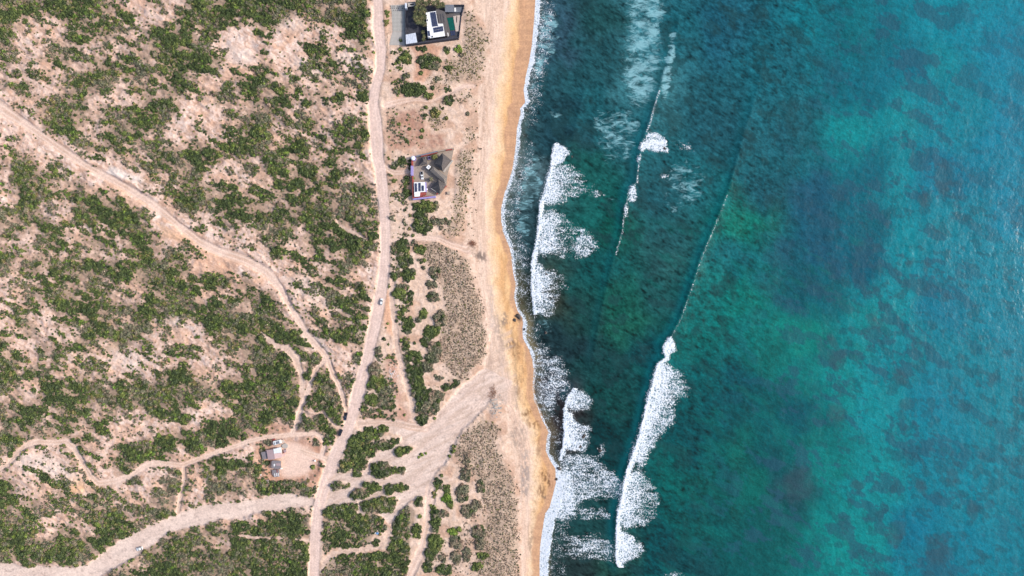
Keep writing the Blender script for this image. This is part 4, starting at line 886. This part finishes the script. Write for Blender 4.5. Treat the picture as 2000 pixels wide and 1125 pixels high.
tr = Thing('terrace', 893, 45, g, 'pale pinkish concrete terrace with a dark slot between the pool and the dunes', 'terrace')
tr.part('slab', prism(Z(A1, (1450,312),(1588,292),(1556,612),(1502,616)), g - .5, g + .45), M['concrete']); tr.part('slot', prism(Z(A1, (1512,318),(1528,316),(1524,440),(1512,440)), g + .4, g + .5), M['dark'])
lo = Thing('sun_lounger', 875, 67, g, 'white sun lounger on the grey deck below the pool', 'sun lounger'); lo.part('cushion', prism(Z(A1, (1336,640),(1354,636),(1362,704),(1346,708)), g + .6, g + .8), M['white']); lo.part('frame', prism(Z(A1, (1338,642),(1352,638),(1360,702),(1348,706)), g + .36, g + .6), M['dark'])
pv = Thing('pavilion', 878, 16, g, 'grey flat roofed pavilion at the upper right of the dark walled compound', 'pavilion')
pv.part('roof', prism(Z(A1, (1290,92),(1464,90),(1464,236),(1292,232)), g + 2.8, g + 3.1), M['greyroof']); pv.part('wall', prism(Z(A1, (1298,98),(1456,97),(1456,228),(1298,225)), g, g + 2.8), M['slate_wall'])
pv.part('side_terrace', prism(Z(A1, (1466,118),(1650,112),(1608,238),(1466,236)), g, g + .5), M['greyroof']); pv.part('daybed', prism(Z(A1, (1472,150),(1504,150),(1504,226),(1472,226)), g + .5, g + 1.1), M['white'])
gh = Thing('gatehouse', 800, 10, g, 'pale box gatehouse with a roofed entrance at the upper left of the dark compound', 'gatehouse')
gh.part('tower', prism(Z(A1, (508,58),(542,56),(546,158),(510,160)), g, g + 4), M['pale_sheet']); gh.part('roof', prism(Z(A1, (560,52),(722,44),(722,118),(568,134)), g + 2.6, g + 2.9), M['apron'])
gh.part('wall', prism(Z(A1, (568,60),(716,52),(716,110),(574,126)), g, g + 2.6), M['slate_wall']); gh.part('roof_opening', prism(Z(A1, (606,78),(690,70),(690,92),(610,102)), g + 2.9, g + 2.96), M['dark'])
# ---- palms
def palm_mesh(seed):
    r = np.random.RandomState(seed); V = []; Q = []; Cc = []
    for k in range(22):
        az = k * 2.39996 + r.uniform(-.2, .2); el = r.uniform(.15, 1.0); L = r.uniform(2.0, 3.0); d = np.array([math.cos(az), math.sin(az), 0]); n = np.array([-math.sin(az), math.cos(az), 0])
        base = np.array([.062, .07, .028]) * r.uniform(.5, 1.6) if k % 5 else np.array([.15, .13, .06]) * r.uniform(.7, 1.1)
        S_ = 8; prev = None
        for i in range(S_):
            t = i / (S_ - 1); p = d * L * t + np.array([0, 0, el * L * (t * .8 - t * t * 1.15)]); w = .42 * math.sin(PI * min(1, t * .9 + .12)) * (1 if i % 2 else .55)
            a, b = p + n * w + np.array([0, 0, -.22 * w]), p - n * w + np.array([0, 0, -.22 * w]); o = len(V); V += [p, a, b]; Cc += [base * 1.1, base, base * .8]
            if prev is not None: Q += [[prev, prev + 1, o + 1, o], [prev, o, o + 2, prev + 2]]
            prev = o
    return mesh_from('crown', np.array(V), np.array(Q), np.array(Cc), None, ML)
def trunk_mesh(h):
    bm = bmesh.new(); n = 8; rings = []
    for i in range(6):
        t = i / 5; r = .26 - .1 * t; z = h * t; rings.append([bm.verts.new((r * math.cos(2 * PI * j / n) + .25 * t * t, r * math.sin(2 * PI * j / n), z)) for j in range(n)])
    for a, b in zip(rings, rings[1:]):
        for j in range(n): bm.faces.new((a[j], a[(j + 1) % n], b[(j + 1) % n], b[j]))
    me = bpy.data.meshes.new('trunk'); bm.to_mesh(me); bm.free(); me.materials.append(M['trunk']); return me
PM = [palm_mesh(s) for s in range(4)]; TM = trunk_mesh(1.0)
PALMS = [(760,50),(840,20),(900,70),(980,30),(1060,60),(1140,25),(1150,110),(1230,90),(730,130),(820,150),(720,230),(800,250),(870,200),(700,330),(790,340),(870,330),(740,420),(830,430),(880,465),(850,625),(880,705),(862,765)]
plabs = ['palm at the left end of the row above the dark courtyard', 'tall palm right of the pale entrance roof', 'palm above the middle of the dark courtyard', 'palm near the top edge above the solar roof', 'palm directly above the white solar roof', 'palm at the top edge above the grey deck roof', 'palm just above the grey slatted roof', 'rightmost palm next to the grey pavilion roof', 'palm at the lower left of the upper palm row', 'yellowish palm at the upper centre of the courtyard', 'palm leaning over the left of the courtyard', 'palm in the centre of the courtyard thicket', 'palm by the upper left corner of the white roof', 'palm furthest left in the middle of the courtyard', 'palm in the middle of the lower courtyard thicket', 'palm touching the left edge of the white roof', 'palm at the lower left of the courtyard thicket', 'palm at the bottom of the courtyard thicket', 'low palm by the left vents of the white roof', 'upper palm of the three beside the pale carport', 'middle palm of the three beside the pale carport', 'lowest palm of the three beside the pale carport']
for k, (a, lb) in enumerate(zip(PALMS, plabs)):
    h = RNG.uniform(4.4, 6.4) if k < 19 else 3.2; p = A1(*a); o = bpy.data.objects.new('palm_tree', None); COL.objects.link(o); q = w3(p, g + h); o.location = (q[0], q[1], g); o['label'] = lb; o['category'] = 'palm tree'; o['group'] = 'palms in the dark walled courtyard'
    t = bpy.data.objects.new('trunk', TM); COL.objects.link(t); t.parent = o; t.scale = (1, 1, h)
    c = bpy.data.objects.new('crown', PM[k % 4]); COL.objects.link(c); c.parent = o; c.location = (.25, 0, h); c.rotation_euler = (0, 0, RNG.uniform(0, 6)); sc = RNG.uniform(.85, 1.1) if k < 19 else .7; c.scale = (sc, sc, sc)
# ---- house with the purple wall
g = 3.5
single('paved_yard', prism(Z(A2, (480,330),(620,300),(900,245),(1180,190),(1150,330),(1070,640),(1060,790),(945,960),(490,1028)), g - 3, g), M['paver'], 838, 345, g, kind='structure')
pw = Thing('perimeter_wall', 838, 345, g, 'red and purple wall around the thatched beach house', 'wall')
pw.part('wall', bar(A2(474,372), A2(474,462), 2.4, g - 2, g + 3), M['red']); pw.part('gate', bar(A2(470,464), A2(470,630), 4.2, g - 1, g + 3.2), M['purple'], None, 'lavender sliding gate')
pw.part('wall', bar(A2(482,634), A2(494,1018), 2.2, g - 2, g + 3), M['red']); pw.part('wall', bar(A2(488,1030), A2(872,988), 3.0, g - 2, g + 2.6), M['purple']); pw.part('inner_wall', bar(A2(500,1004), A2(800,980), 1.6, g, g + 2.2), M['red'])
pw.part('wall', bar(A2(540,305), A2(900,222), 2.6, g - 2, g + 2.6), M['greyroof']); pw.part('inner_wall', bar(A2(622,306), A2(898,238), 1.6, g, g + 2.4), M['red'])
pw.part('wall', bar(A2(905,222), A2(1180,168), 2.2, g - 2, g + 1.8), M['paver']); pw.part('coping', bar(A2(1042,200), A2(1150,184), 1.6, g, g + 2.0), M['red'])
def cyl(cx, cy, r, z0, z1, n=20, dome=0, rt=None):
    bm = bmesh.new(); c = Vector(w3((cx, cy), z1)); rt = r if rt is None else rt
    rows = [(r, z0), (rt, z1)] + ([(rt * .75, z1 + dome * .6), (rt * .35, z1 + dome * .93)] if dome else [])
    R_ = [[bm.verts.new((c.x + a * math.cos(2 * PI * j / n), c.y + a * math.sin(2 * PI * j / n), z)) for j in range(n)] for a, z in rows]
    for a, b in zip(R_, R_[1:]):
        for j in range(n): bm.faces.new((a[j], a[(j + 1) % n], b[(j + 1) % n], b[j]))
    bm.faces.new(R_[-1]); bm.faces.new(R_[0][::-1]); return bm
wt = Thing('gate_tower', *A2(490,335), g, 'small white domed tower with purple sides at the wall corner by the gate', 'tower')
wt.part('dome', cyl(*A2(488,335), 1.5, g + 3.2, g + 3.5, 20, .8), M['white']); wt.part('tower_wall', cyl(*A2(494,336), 1.7, g, g + 3.2), M['purple'])
gb_ = Thing('garage_house', *A2(605,860), g, 'small white roofed building with three black solar panel rows in the purple walled yard', 'building')
gb_.part('wall', prism(Z(A2, (512,750),(700,746),(706,905),(612,908),(606,980),(520,984)), g, g + 3.3), M['purple'])
gb_.part('roof', prism(Z(A2, (505,745),(694,740),(700,906),(610,912),(604,984),(514,990)), g + 3.3, g + 3.6), M['white'])
for q, n in (((518,762),(558,762),(562,906),(522,906)), 6), (((580,754),(620,754),(624,896),(584,896)), 6), (((634,798),(674,798),(677,890),(638,890)), 4):
    for bm in quadgrid(Z(A2, *q), 1, n, .03, g + 3.65, g + 3.85): gb_.part('solar_panel', bm, M['panel'])
gb_.part('red_terrace', prism(Z(A2, (612,916),(700,910),(706,950),(610,984)), g, g + 2.9), M['red']); gb_.part('eave', bar(A2(702,742), A2(708,906), 1.6, g, g + 3.4), M['purple'])
tk = Thing('water_tank', *A2(725,870), g, 'small pale round water tank right of the white solar roofed building', 'water tank'); tk.part('tank', cyl(*A2(725,862), .6, g, g + 1.3, 14, .3), M['white']); tk.part('tank_base', cyl(*A2(725,895), .7, g, g + .4, 14), M['concrete'])
ho = Thing('thatched_house', *A2(960,600), g, 'grey thatched beach house of two hipped roofs joined by a ribbed tiled roof', 'house')
ho.part('thatch_roof', hip(Z(A2, (985,248),(1132,368),(990,568),(842,420)), A2(1000,345), A2(975,470), g + 3, g + 6.4), M['thatch'])
ho.part('wall', prism(Z(A2, (985,290),(1095,375),(985,525),(880,420)), g, g + 2.9), M['concrete'])
ho.part('tiled_roof', hip(Z(A2, (835,478),(1072,655),(1040,778),(770,545)), A2(850,540), A2(1010,690), g + 2.9, g + 3.9), M['tile'])
ho.part('wall', prism(Z(A2, (840,510),(1050,665),(1025,745),(800,550)), g, g + 2.6), M['concrete'])
ho.part('thatch_roof', hip(Z(A2, (920,695),(1056,790),(940,946),(788,842)), A2(930,785), A2(945,850), g + 2.9, g + 6.2), M['thatch'])
ho.part('wall', prism(Z(A2, (925,735),(1015,800),(935,905),(835,840)), g, g + 2.8), M['concrete'])
ho.part('parapet', bar(A2(795,846), A2(880,900), 1.3, g, g + 3.1), M['apron']); ho.part('walkway', bar(A2(1005,570), A2(1160,375), 3.2, g - 1, g + .4), M['apron']); ho.part('walkway', bar(A2(885,950), A2(1055,800), 2.4, g - 1, g + .3), M['red'])
pp = Thing('palapa', *A2(665,385), g, 'small grey thatched shelter at the upper left of the purple walled yard', 'palapa')
pp.part('thatch_roof', hip(Z(A2, (640,318),(712,318),(735,440),(575,468)), A2(665,380), A2(672,392), g + 2.2, g + 4.2), M['thatch'])
for q in ((650,335),(700,335),(715,425),(600,445)): pp.part('post', cyl(*A2(*q), .12, g, g + 2.2, 8), M['wood'])
bx_ = Thing('roof_tank', *A2(752,486), g, 'white square tank tilted beside the tiled roof above the parked pickup', 'tank'); bx_.part('tank', prism(Z(A2, (752,446),(794,478),(750,526),(710,494)), g + 1, g + 3), M['white']); bx_.part('stand', prism(Z(A2, (795,480),(815,494),(770,545),(752,528)), g, g + 1.6), M['dark'])
bx_.part('hatch', prism(Z(A2, (760,474),(772,483),(760,496),(748,487)), g + 3, g + 3.12), M['greyroof'])
sk = Thing('purple_shed', *A2(762,335), g, 'tiny shed with a purple roof frame beside the olive tree in the yard', 'shed'); sk.part('roof_frame', prism(Z(A2, (742,308),(784,308),(784,358),(742,358)), g + 1.8, g + 2.0), M['purple']); sk.part('roof', prism(Z(A2, (748,315),(778,315),(778,351),(748,351)), g + 2.0, g + 2.1), M['dark']); sk.part('wall', prism(Z(A2, (746,312),(780,312),(780,354),(746,354)), g, g + 1.8), M['red'])
ch = Thing('crate', *A2(1085,925), 3.2, 'dark square crate on the sand at the lower right of the thatched house', 'crate'); ch.part('box', prism(Z(A2, (1062,905),(1105,902),(1110,948),(1068,950)), 2.6, 4.0), M['mesh']); ch.part('lid', prism(Z(A2, (1066,908),(1102,905),(1106,944),(1072,946)), 4.0, 4.1), M['wood'])
# ---- the shack
g = 4.7
def box3(name, pts, z0, z1, mat, label, cat, **k): return single(name, prism(Z(A3, *pts), z0, z1), mat, *A3(*pts[0]), z0, label=label, category=cat, **k)
sh = Thing('shack', *A3(570,470), g, 'shack with mauve, white and faded pink sheet metal roofs in the sandy yard', 'shack')
sh.part('wall', prism(Z(A3, (425,415),(695,355),(715,530),(455,578)), g - 1, g + 2.5), M['concrete'])
sh.part('roof_sheet', prism(Z(A3, (410,402),(548,384),(582,582),(446,592)), g + 2.5, g + 2.7), M['mauve'], None, 'mauve roof sheet'); sh.part('roof_sheet', prism(Z(A3, (550,382),(700,340),(716,448),(563,472)), g + 2.6, g + 2.85), M['wsheet'], None, 'white roof sheet')
sh.part('roof_sheet', prism(Z(A3, (564,474),(717,450),(732,540),(580,578)), g + 2.55, g + 2.8), M['pink'], None, 'faded pink roof sheet'); sh.part('lean_to', prism(Z(A3, (305,445),(408,425),(440,570),(340,590)), g + 1.5, g + 1.7), M['mesh']); sh.part('awning', prism(Z(A3, (712,480),(800,475),(780,510),(720,520)), g + 1.4, g + 1.55), M['pink'])
for q in ((312,452),(345,580)): sh.part('post', cyl(*A3(*q), .08, g - 1, g + 1.5, 6), M['wood'])
sd_ = Thing('shade_shed', *A3(605,690), g, 'grey shade cloth shed below the pink roofed shack', 'shed'); sd_.part('roof', prism(Z(A3, (515,622),(560,605),(700,620),(704,745),(650,782),(517,764)), g + 2, g + 2.2), M['mesh']); sd_.part('wall', prism(Z(A3, (530,635),(690,632),(690,740),(640,765),(530,755)), g - 1, g + 2), M['wood']); sd_.part('sheet', prism(Z(A3, (552,690),(578,672),(586,700),(566,736)), g + 2.2, g + 2.3), M['white']); sd_.part('patch', prism(Z(A3, (605,668),(690,660),(694,712),(610,716)), g + 2.2, g + 2.28), M['mauve'])
ps = Thing('lumber_pile', *A3(595,860), g, 'pile of pale boards and grey scrap at the bottom of the shack yard', 'lumber pile'); ps.part('scrap', prism(Z(A3, (525,800),(610,785),(660,800),(668,930),(570,940),(530,880)), g - 1, g + .9), M['mesh'])
for q in ((572,868,584,936),(608,862,624,925),(640,856,662,930),(618,780,632,850)): ps.part('board', bar(A3(q[0], q[1]), A3(q[2], q[3]), .9, g + .9, g + 1.1), M['white'] if q[1] > 800 else M['rust'])
ct = Thing('camper_truck', *A3(625,255), g, 'old white truck with a grey window roof parked above the shack', 'truck')
ct.part('body', prism(Z(A3, (545,232),(560,225),(690,198),(702,262),(565,306),(548,262)), g + .5, g + 2.0), M['wsheet']); ct.part('roof_panel', prism(Z(A3, (598,232),(664,216),(674,266),(604,286)), g + 2.0, g + 2.06), M['greyroof']); ct.part('windshield', prism(Z(A3, (560,246),(574,243),(582,290),(568,294)), g + 2.0, g + 2.05), M['glass'])
for q in ((580,300),(670,276),(575,228),(665,210)): ct.part('wheel', cyl(*A3(*q), .42, g - .1, g + .6, 12), M['tyre'])
box3('plywood_sheets', ((700,205),(745,195),(790,240),(710,270)), g - .6, g + .5, M['concrete'], 'pale plywood sheets lying right of the old white truck', 'sheets')
box3('rubble_mound', ((715,300),(790,262),(840,300),(835,350),(790,375),(730,345)), g - .6, g + .35, M['apron'], 'pale rubble mound between the old truck and the shack', 'rubble')
box3('oil_drum_rack', ((752,395),(800,388),(806,440),(760,462)), g - .5, g + 1.2, M['mauve'], 'dull mauve storage box at the right corner of the shack', 'box')
box3('red_tarp', ((735,432),(765,428),(780,460),(745,468)), g - .5, g + .7, M['rust'], 'red tarp bundle beside the right wall of the shack', 'tarp')
box3('red_tarp', ((530,182),(575,170),(580,200),(535,212)), g - .5, g + .6, M['rust'], 'red tarp at the upper left corner of the old white truck', 'tarp')
box3('white_board', ((142,708),(156,700),(204,738),(190,750)), g - .4, g + .5, M['white'], 'white board lying in scrub left of the shade shed', 'board')
box3('white_board', ((75,480),(86,476),(156,502),(148,512)), g - .4, g + .5, M['apron'], 'dull white board in the scrub left of the shack', 'board')
box3('grey_beam', ((190,1005),(262,965),(268,974),(198,1014)), g - .4, g + .7, M['apron'], 'long grey beam in the scrub at the lower left of the shack yard', 'beam')
box3('white_bucket', ((286,888),(304,880),(314,900),(296,912)), g - .4, g + .7, M['white'], 'white bucket at the lower left of the shack yard', 'bucket')
box3('white_barrel', ((1366,606),(1382,602),(1388,630),(1370,634)), g - .4, g + 1.0, M['white'], 'white barrel beside the bush on the right of the shack yard', 'barrel')
box3('cooler', ((690,760),(716,756),(720,784),(694,788)), g - .4, g + .7, M['white'], 'white box at the right corner below the shade shed', 'box')
wk = Thing('scrap_heap', *A3(150,1070), g, 'pale grey scrap heap in the scrub at the lower left of the shack', 'scrap heap'); wk.part('heap', prism(Z(A3, (80,1070),(120,1050),(200,1040),(220,1080),(140,1110),(95,1105)), g - 1, g + .8), M['greyroof']); wk.part('panel', prism(Z(A3, (120,1062),(160,1056),(165,1085),(128,1092)), g + .8, g + .95), M['wsheet']); 
box3('dark_tank', ((395,1000),(455,995),(460,1050),(400,1062)), g - .6, g + 1.2, M['mauve'], 'dull dark box in the scrub below the shack yard', 'box')
# ---- vehicles
def loft(secs):
    """secs: x, half width bottom, half width top, z bottom, z top along the car; a closed shell"""
    bm = bmesh.new(); R_ = []
    for x, wb, wt_, z0, z1 in secs:
        zm = z0 + (z1 - z0) * .55
        R_.append([bm.verts.new(v) for v in ((x, -wb * .92, z0), (x, -wb, zm), (x, -wt_, z1), (x, 0, z1 + .03), (x, wt_, z1), (x, wb, zm), (x, wb * .92, z0))])
    n = 7
    for a, b in zip(R_, R_[1:]):
        for j in range(n): bm.faces.new((a[j], a[(j + 1) % n], b[(j + 1) % n], b[j]))
    bm.faces.new(R_[0][::-1]); bm.faces.new(R_[-1]); bmesh.ops.recalc_face_normals(bm, faces=bm.faces); return bm
def wheel_bm(x, y, r=.34, w=.24):
    bm = bmesh.new(); n = 16; R_ = []
    for yy_, rr in ((-w / 2, r * .9), (-w / 2 + .04, r), (w / 2 - .04, r), (w / 2, r * .9)): R_.append([bm.verts.new((x + rr * math.cos(2 * PI * j / n), y + yy_, r + rr * math.sin(2 * PI * j / n))) for j in range(n)])
    for a, b in zip(R_, R_[1:]):
        for j in range(n): bm.faces.new((a[j], a[(j + 1) % n], b[(j + 1) % n], b[j]))
    bm.faces.new(R_[0][::-1]); bm.faces.new(R_[-1]); return bm
def hexa(p):   # slab from a top quad (x,y,z)x4 with thickness down
    bm = bmesh.new(); t = [bm.verts.new(v) for v in p]; b = [bm.verts.new((v[0], v[1], v[2] - .04)) for v in p]; bm.faces.new(t); bm.faces.new(b[::-1])
    for i in range(4): bm.faces.new((t[i], b[i], b[(i + 1) % 4], t[(i + 1) % 4]))
    return bm
def car(px, py, head, kind, mat, label, cat, L=4.5, W=1.86, name='car'):
    zc = float(Hat(px, py)) + .03; o = bpy.data.objects.new(name, None); COL.objects.link(o); o.location = (float(WX(px, zc)), float(WY(py, zc)), zc); o.rotation_euler = (0, 0, math.radians(head)); o['label'] = label; o['category'] = cat
    def pt(nm, bm, m, par=None, lb=None):
        me = bpy.data.meshes.new(nm); bmesh.ops.recalc_face_normals(bm, faces=bm.faces); bm.to_mesh(me); bm.free(); me.materials.append(m); q = bpy.data.objects.new(nm, me); COL.objects.link(q); q.parent = par or o
        if lb: q['label'] = lb
        return q
    h = L / 2; w = W / 2
    pt('body', loft([(-h, w * .86, w * .8, .45, .85), (-h + .15, w * .97, w * .9, .3, .98), (-h * .4, w, w * .93, .25, 1.0), (h * .3, w, w * .93, .25, 1.0), (h * .62, w * .98, w * .86, .25, .93), (h - .18, w * .92, w * .78, .3, .82), (h, w * .8, w * .7, .42, .68)]), mat)
    if kind == 'pickup': a, b, c, d = -h * .12, -h * .08, h * .3, h * .52
    else: a, b, c, d = -h * .86, -h * .66, h * .12, h * .46
    pt('window', loft([(a, w * .9, w * .88, .9, .98), (b, w * .9, w * .7, .9, 1.5), (c, w * .9, w * .7, .9, 1.52), (d, w * .9, w * .84, .9, 1.0)]), M['glass'], None, 'dark glasshouse')
    pt('roof', hexa([(b + .02, -w * .72, 1.57), (c - .05, -w * .72, 1.59), (c - .05, w * .72, 1.59), (b + .02, w * .72, 1.57)]), mat)
    if kind == 'pickup': pt('truck_bed', hexa([(-h + .2, -w * .76, 1.06), (a - .15, -w * .76, 1.06), (a - .15, w * .76, 1.06), (-h + .2, w * .76, 1.06)]), M['dark'])
    for x in (-h * .6, h * .62):
        for y in (-w + .1, w - .1): pt('wheel', wheel_bm(x, y), M['tyre'])
    for y in (-w * .6, w * .6):
        pt('headlight', hexa([(h - .24, y - .16, .82), (h - .06, y - .16, .76), (h - .06, y + .16, .76), (h - .24, y + .16, .82)]), M['lens'])
        pt('tail_light', hexa([(-h - .01, y - .14, .86), (-h + .1, y - .14, .95), (-h + .1, y + .14, .95), (-h - .01, y + .14, .86)]), M['red_lens'])
    for y in (-w - .04, w + .04): pt('mirror', hexa([(c + .1, y - .08, 1.08), (c + .26, y - .08, 1.08), (c + .26, y + .08, 1.08), (c + .1, y + .08, 1.08)]), mat)
car(745.5, 589.5, 84, 'car', M['carwhite'], 'white car driving up the wide pale dirt road', 'car', 4.7, 1.95)
car(675.5, 813, 258, 'pickup', M['cargrey'], 'dark blue grey pickup parked on the left edge of the dirt road', 'pickup', 5.7, 2.0, 'pickup_truck')
car(665.3, 844.5, 68, 'car', M['carblack'], 'black car parked on the left edge of the dirt road below the pickup', 'car', 4.9, 2.0)
car(273.5, 1071, 197, 'car', M['carwhite'], 'white car with dark window parked at the lower edge of the sandy wash', 'car', 4.3, 2.4)
car(824.6, 343, 275, 'pickup', M['carwhite'], 'white pickup with dark bed parked inside the purple walled yard', 'pickup', 5.6, 2.05, 'pickup_truck')
# ---- yard trees, rocks, debris
def tree(px, py, r, h, t, label):
    zc = float(Hat(px, py)) if not (800 < px < 890 and 300 < py < 392) else 3.5
    th = Thing('tree', px, py, zc, label, 'tree'); q = th.o; q.location.x = float(WX(px, zc + h)); q.location.y = float(WY(py, zc + h))
    V, Qq, B = blob(220, int(px), .8); me = mesh_from('crown', V * np.array([r, r, r * .95]) + np.array([0, 0, h * .45]), Qq, np.clip(TCOL[t][0][None] * B[:, None], .004, .5), None, ML)
    link('crown', me, q); tr_ = link('trunk', TM, q); tr_.scale = (.8, .8, h * .6)
tree(*A2(850,300), 2.5, 4, 'o', 'olive green tree beside the purple framed shed in the walled yard'); tree(*A2(792,690), 1.9, 3, 's', 'grey green round tree in the middle of the paved yard'); tree(*A2(497,668), 1.2, 2.2, 'b', 'small yellow green tree at the left wall of the yard above the solar roof')
def rock(px, py, r, label, mat=None):
    bm = bmesh.new(); bmesh.ops.create_icosphere(bm, subdivisions=3, radius=1); rr = np.random.RandomState(int(px * 7 + py))
    ph = rr.uniform(0, 6, 6)
    for v in bm.verts:
        c = v.co; k = 1 + .2 * math.sin(3 * c.x + ph[0]) * math.sin(2.5 * c.y + ph[1]) + .14 * math.sin(6 * c.y + ph[2] + 3 * c.z) + .08 * math.sin(11 * c.x + ph[3] + 7 * c.y); v.co = Vector((c.x * k * r, c.y * k * r * .72, c.z * k * r * .6))
    bmesh.ops.rotate(bm, verts=bm.verts, matrix=Matrix.Rotation(rr.uniform(0, 3), 3, 'Z')); z = max(.1, float(Hat(px, py)) if px < float(xat(SHORE, py)) else .15)
    me = bpy.data.meshes.new('rock'); bm.to_mesh(me); bm.free(); me.materials.append(mat or M['rock']); o = link('rock', me, None, label=label, category='rock', group='rocks along the surf line'); o.location = (float(WX(px, z)), float(WY(py, z)), z)
for q in ((1092,915,1.5,'dark wet rock at the water line where the widest foam meets the beach'), (1087,936,1.1,'dark wet rock just below the larger rock at the water line'), (1012,618,2.2,'brown rock outcrop on the gold sand above the beach bulge'), (1005,625,1.4,'smaller brown rock left of the outcrop on the gold sand'), (1024,643,.9,'small rock in the swash below the brown outcrop'), (1140,852,1.6,'rock in foam right of the lower inner breaker'), (1133,872,1.3,'rock in the foam below the lower inner breaker'), (1172,880,1.5,'lone rock ringed by foam between the two lower breakers'), (1066,650,1.1,'reddish rock awash off the beach bulge'), (1067,535,1.2,'rock showing in the foam of the upper inner breaker'), (1298,290,1.3,'rock at the right end of the upper outer foam patch'), (1117,306,1.0,'rock beside the top of the upper inner breaker')): rock(*q)
def twigs(px, py, rx, ry, n, label, c):
    zc = float(Hat(px, py)); rr = np.random.RandomState(int(px)); V = []; Q = []; Cc = []
    for i in range(n):
        a = rr.uniform(0, 6.28); L = rr.uniform(.6, 1.8); p = np.array([rr.normal(0, rx * .4), rr.normal(0, ry * .4), rr.uniform(.02, .5)]); d = np.array([math.cos(a), math.sin(a), rr.uniform(-.1, .5)]) * L; nn = np.array([-math.sin(a), math.cos(a), 0]) * .09; o = len(V)
        V += [p - nn, p + nn, p + d + nn * .4, p + d - nn * .4]; Q.append([o, o + 1, o + 2, o + 3]); Cc += [alb(c) * rr.uniform(.6, 1.2)] * 4
    o = link('dead_brush', mesh_from('dead_brush', np.array(V), np.array(Q), np.array(Cc), None, ML), None, label=label, category='dead brush'); o.location = (float(WX(px, zc)), float(WY(py, zc)), zc)
twigs(922, 475, 3.4, 2.0, 130, 'reddish brown dead brush lying on the sand where the path meets the beach', (150,104,84)); twigs(962, 768, 3.6, 7, 160, 'brown dead brush strewn on the sand above the pale stone mound', (150,112,92))
def debris(name, spots, mat, label, cat):
    bm = bmesh.new()
    for (px, py, r) in spots:
        z = float(Hat(px, py)); a = RNG.uniform(0, 3); c, s_ = math.cos(a) * r, math.sin(a) * r; prism([(px + c, py + s_), (px - s_, py + c), (px - c * .8, py - s_), (px + s_, py - c * .9)], z - .3, z + RNG.uniform(.15, .5), bm)
    link_ = single(name, bm, mat, spots[0][0], spots[0][1], 3, label=label, category=cat, kind='stuff'); return link_
debris('rubble', [(RNG.normal(768, 6), RNG.normal(732, 9), RNG.uniform(.3, .9)) for _ in range(60)], M['white'], 'scattered white rubble on the brown ground beside the dry gully', 'rubble')
debris('stone_mound', [(RNG.normal(968, 6), RNG.normal(793, 9), RNG.uniform(.5, 1.8)) for _ in range(90)], M['apron'], 'pale grey stones heaped above the dune scrub near the beach', 'stones')
debris('roadside_stones', [(757 + RNG.normal(0, .8), 62 + 74 * RNG.rand(), RNG.uniform(.3, .9)) for _ in range(60)], M['wood'], 'row of small stones along the right edge of the dirt road', 'stones')
tp = Thing('tarp_bundle', 737, 1042, float(Hat(737, 1042)), 'small blue and white tarp bundle among shrubs below the sandy wash', 'tarp'); zz = float(Hat(737, 1042)); tp.part('tarp', prism([(734,1041),(738,1039.5),(740,1043),(736,1044.5)], zz - .3, zz + .8), M['blue']); tp.part('sheet', prism([(731,1040),(734,1039.6),(734.6,1042),(731.6,1042.6)], zz - .3, zz + .6), M['white'])
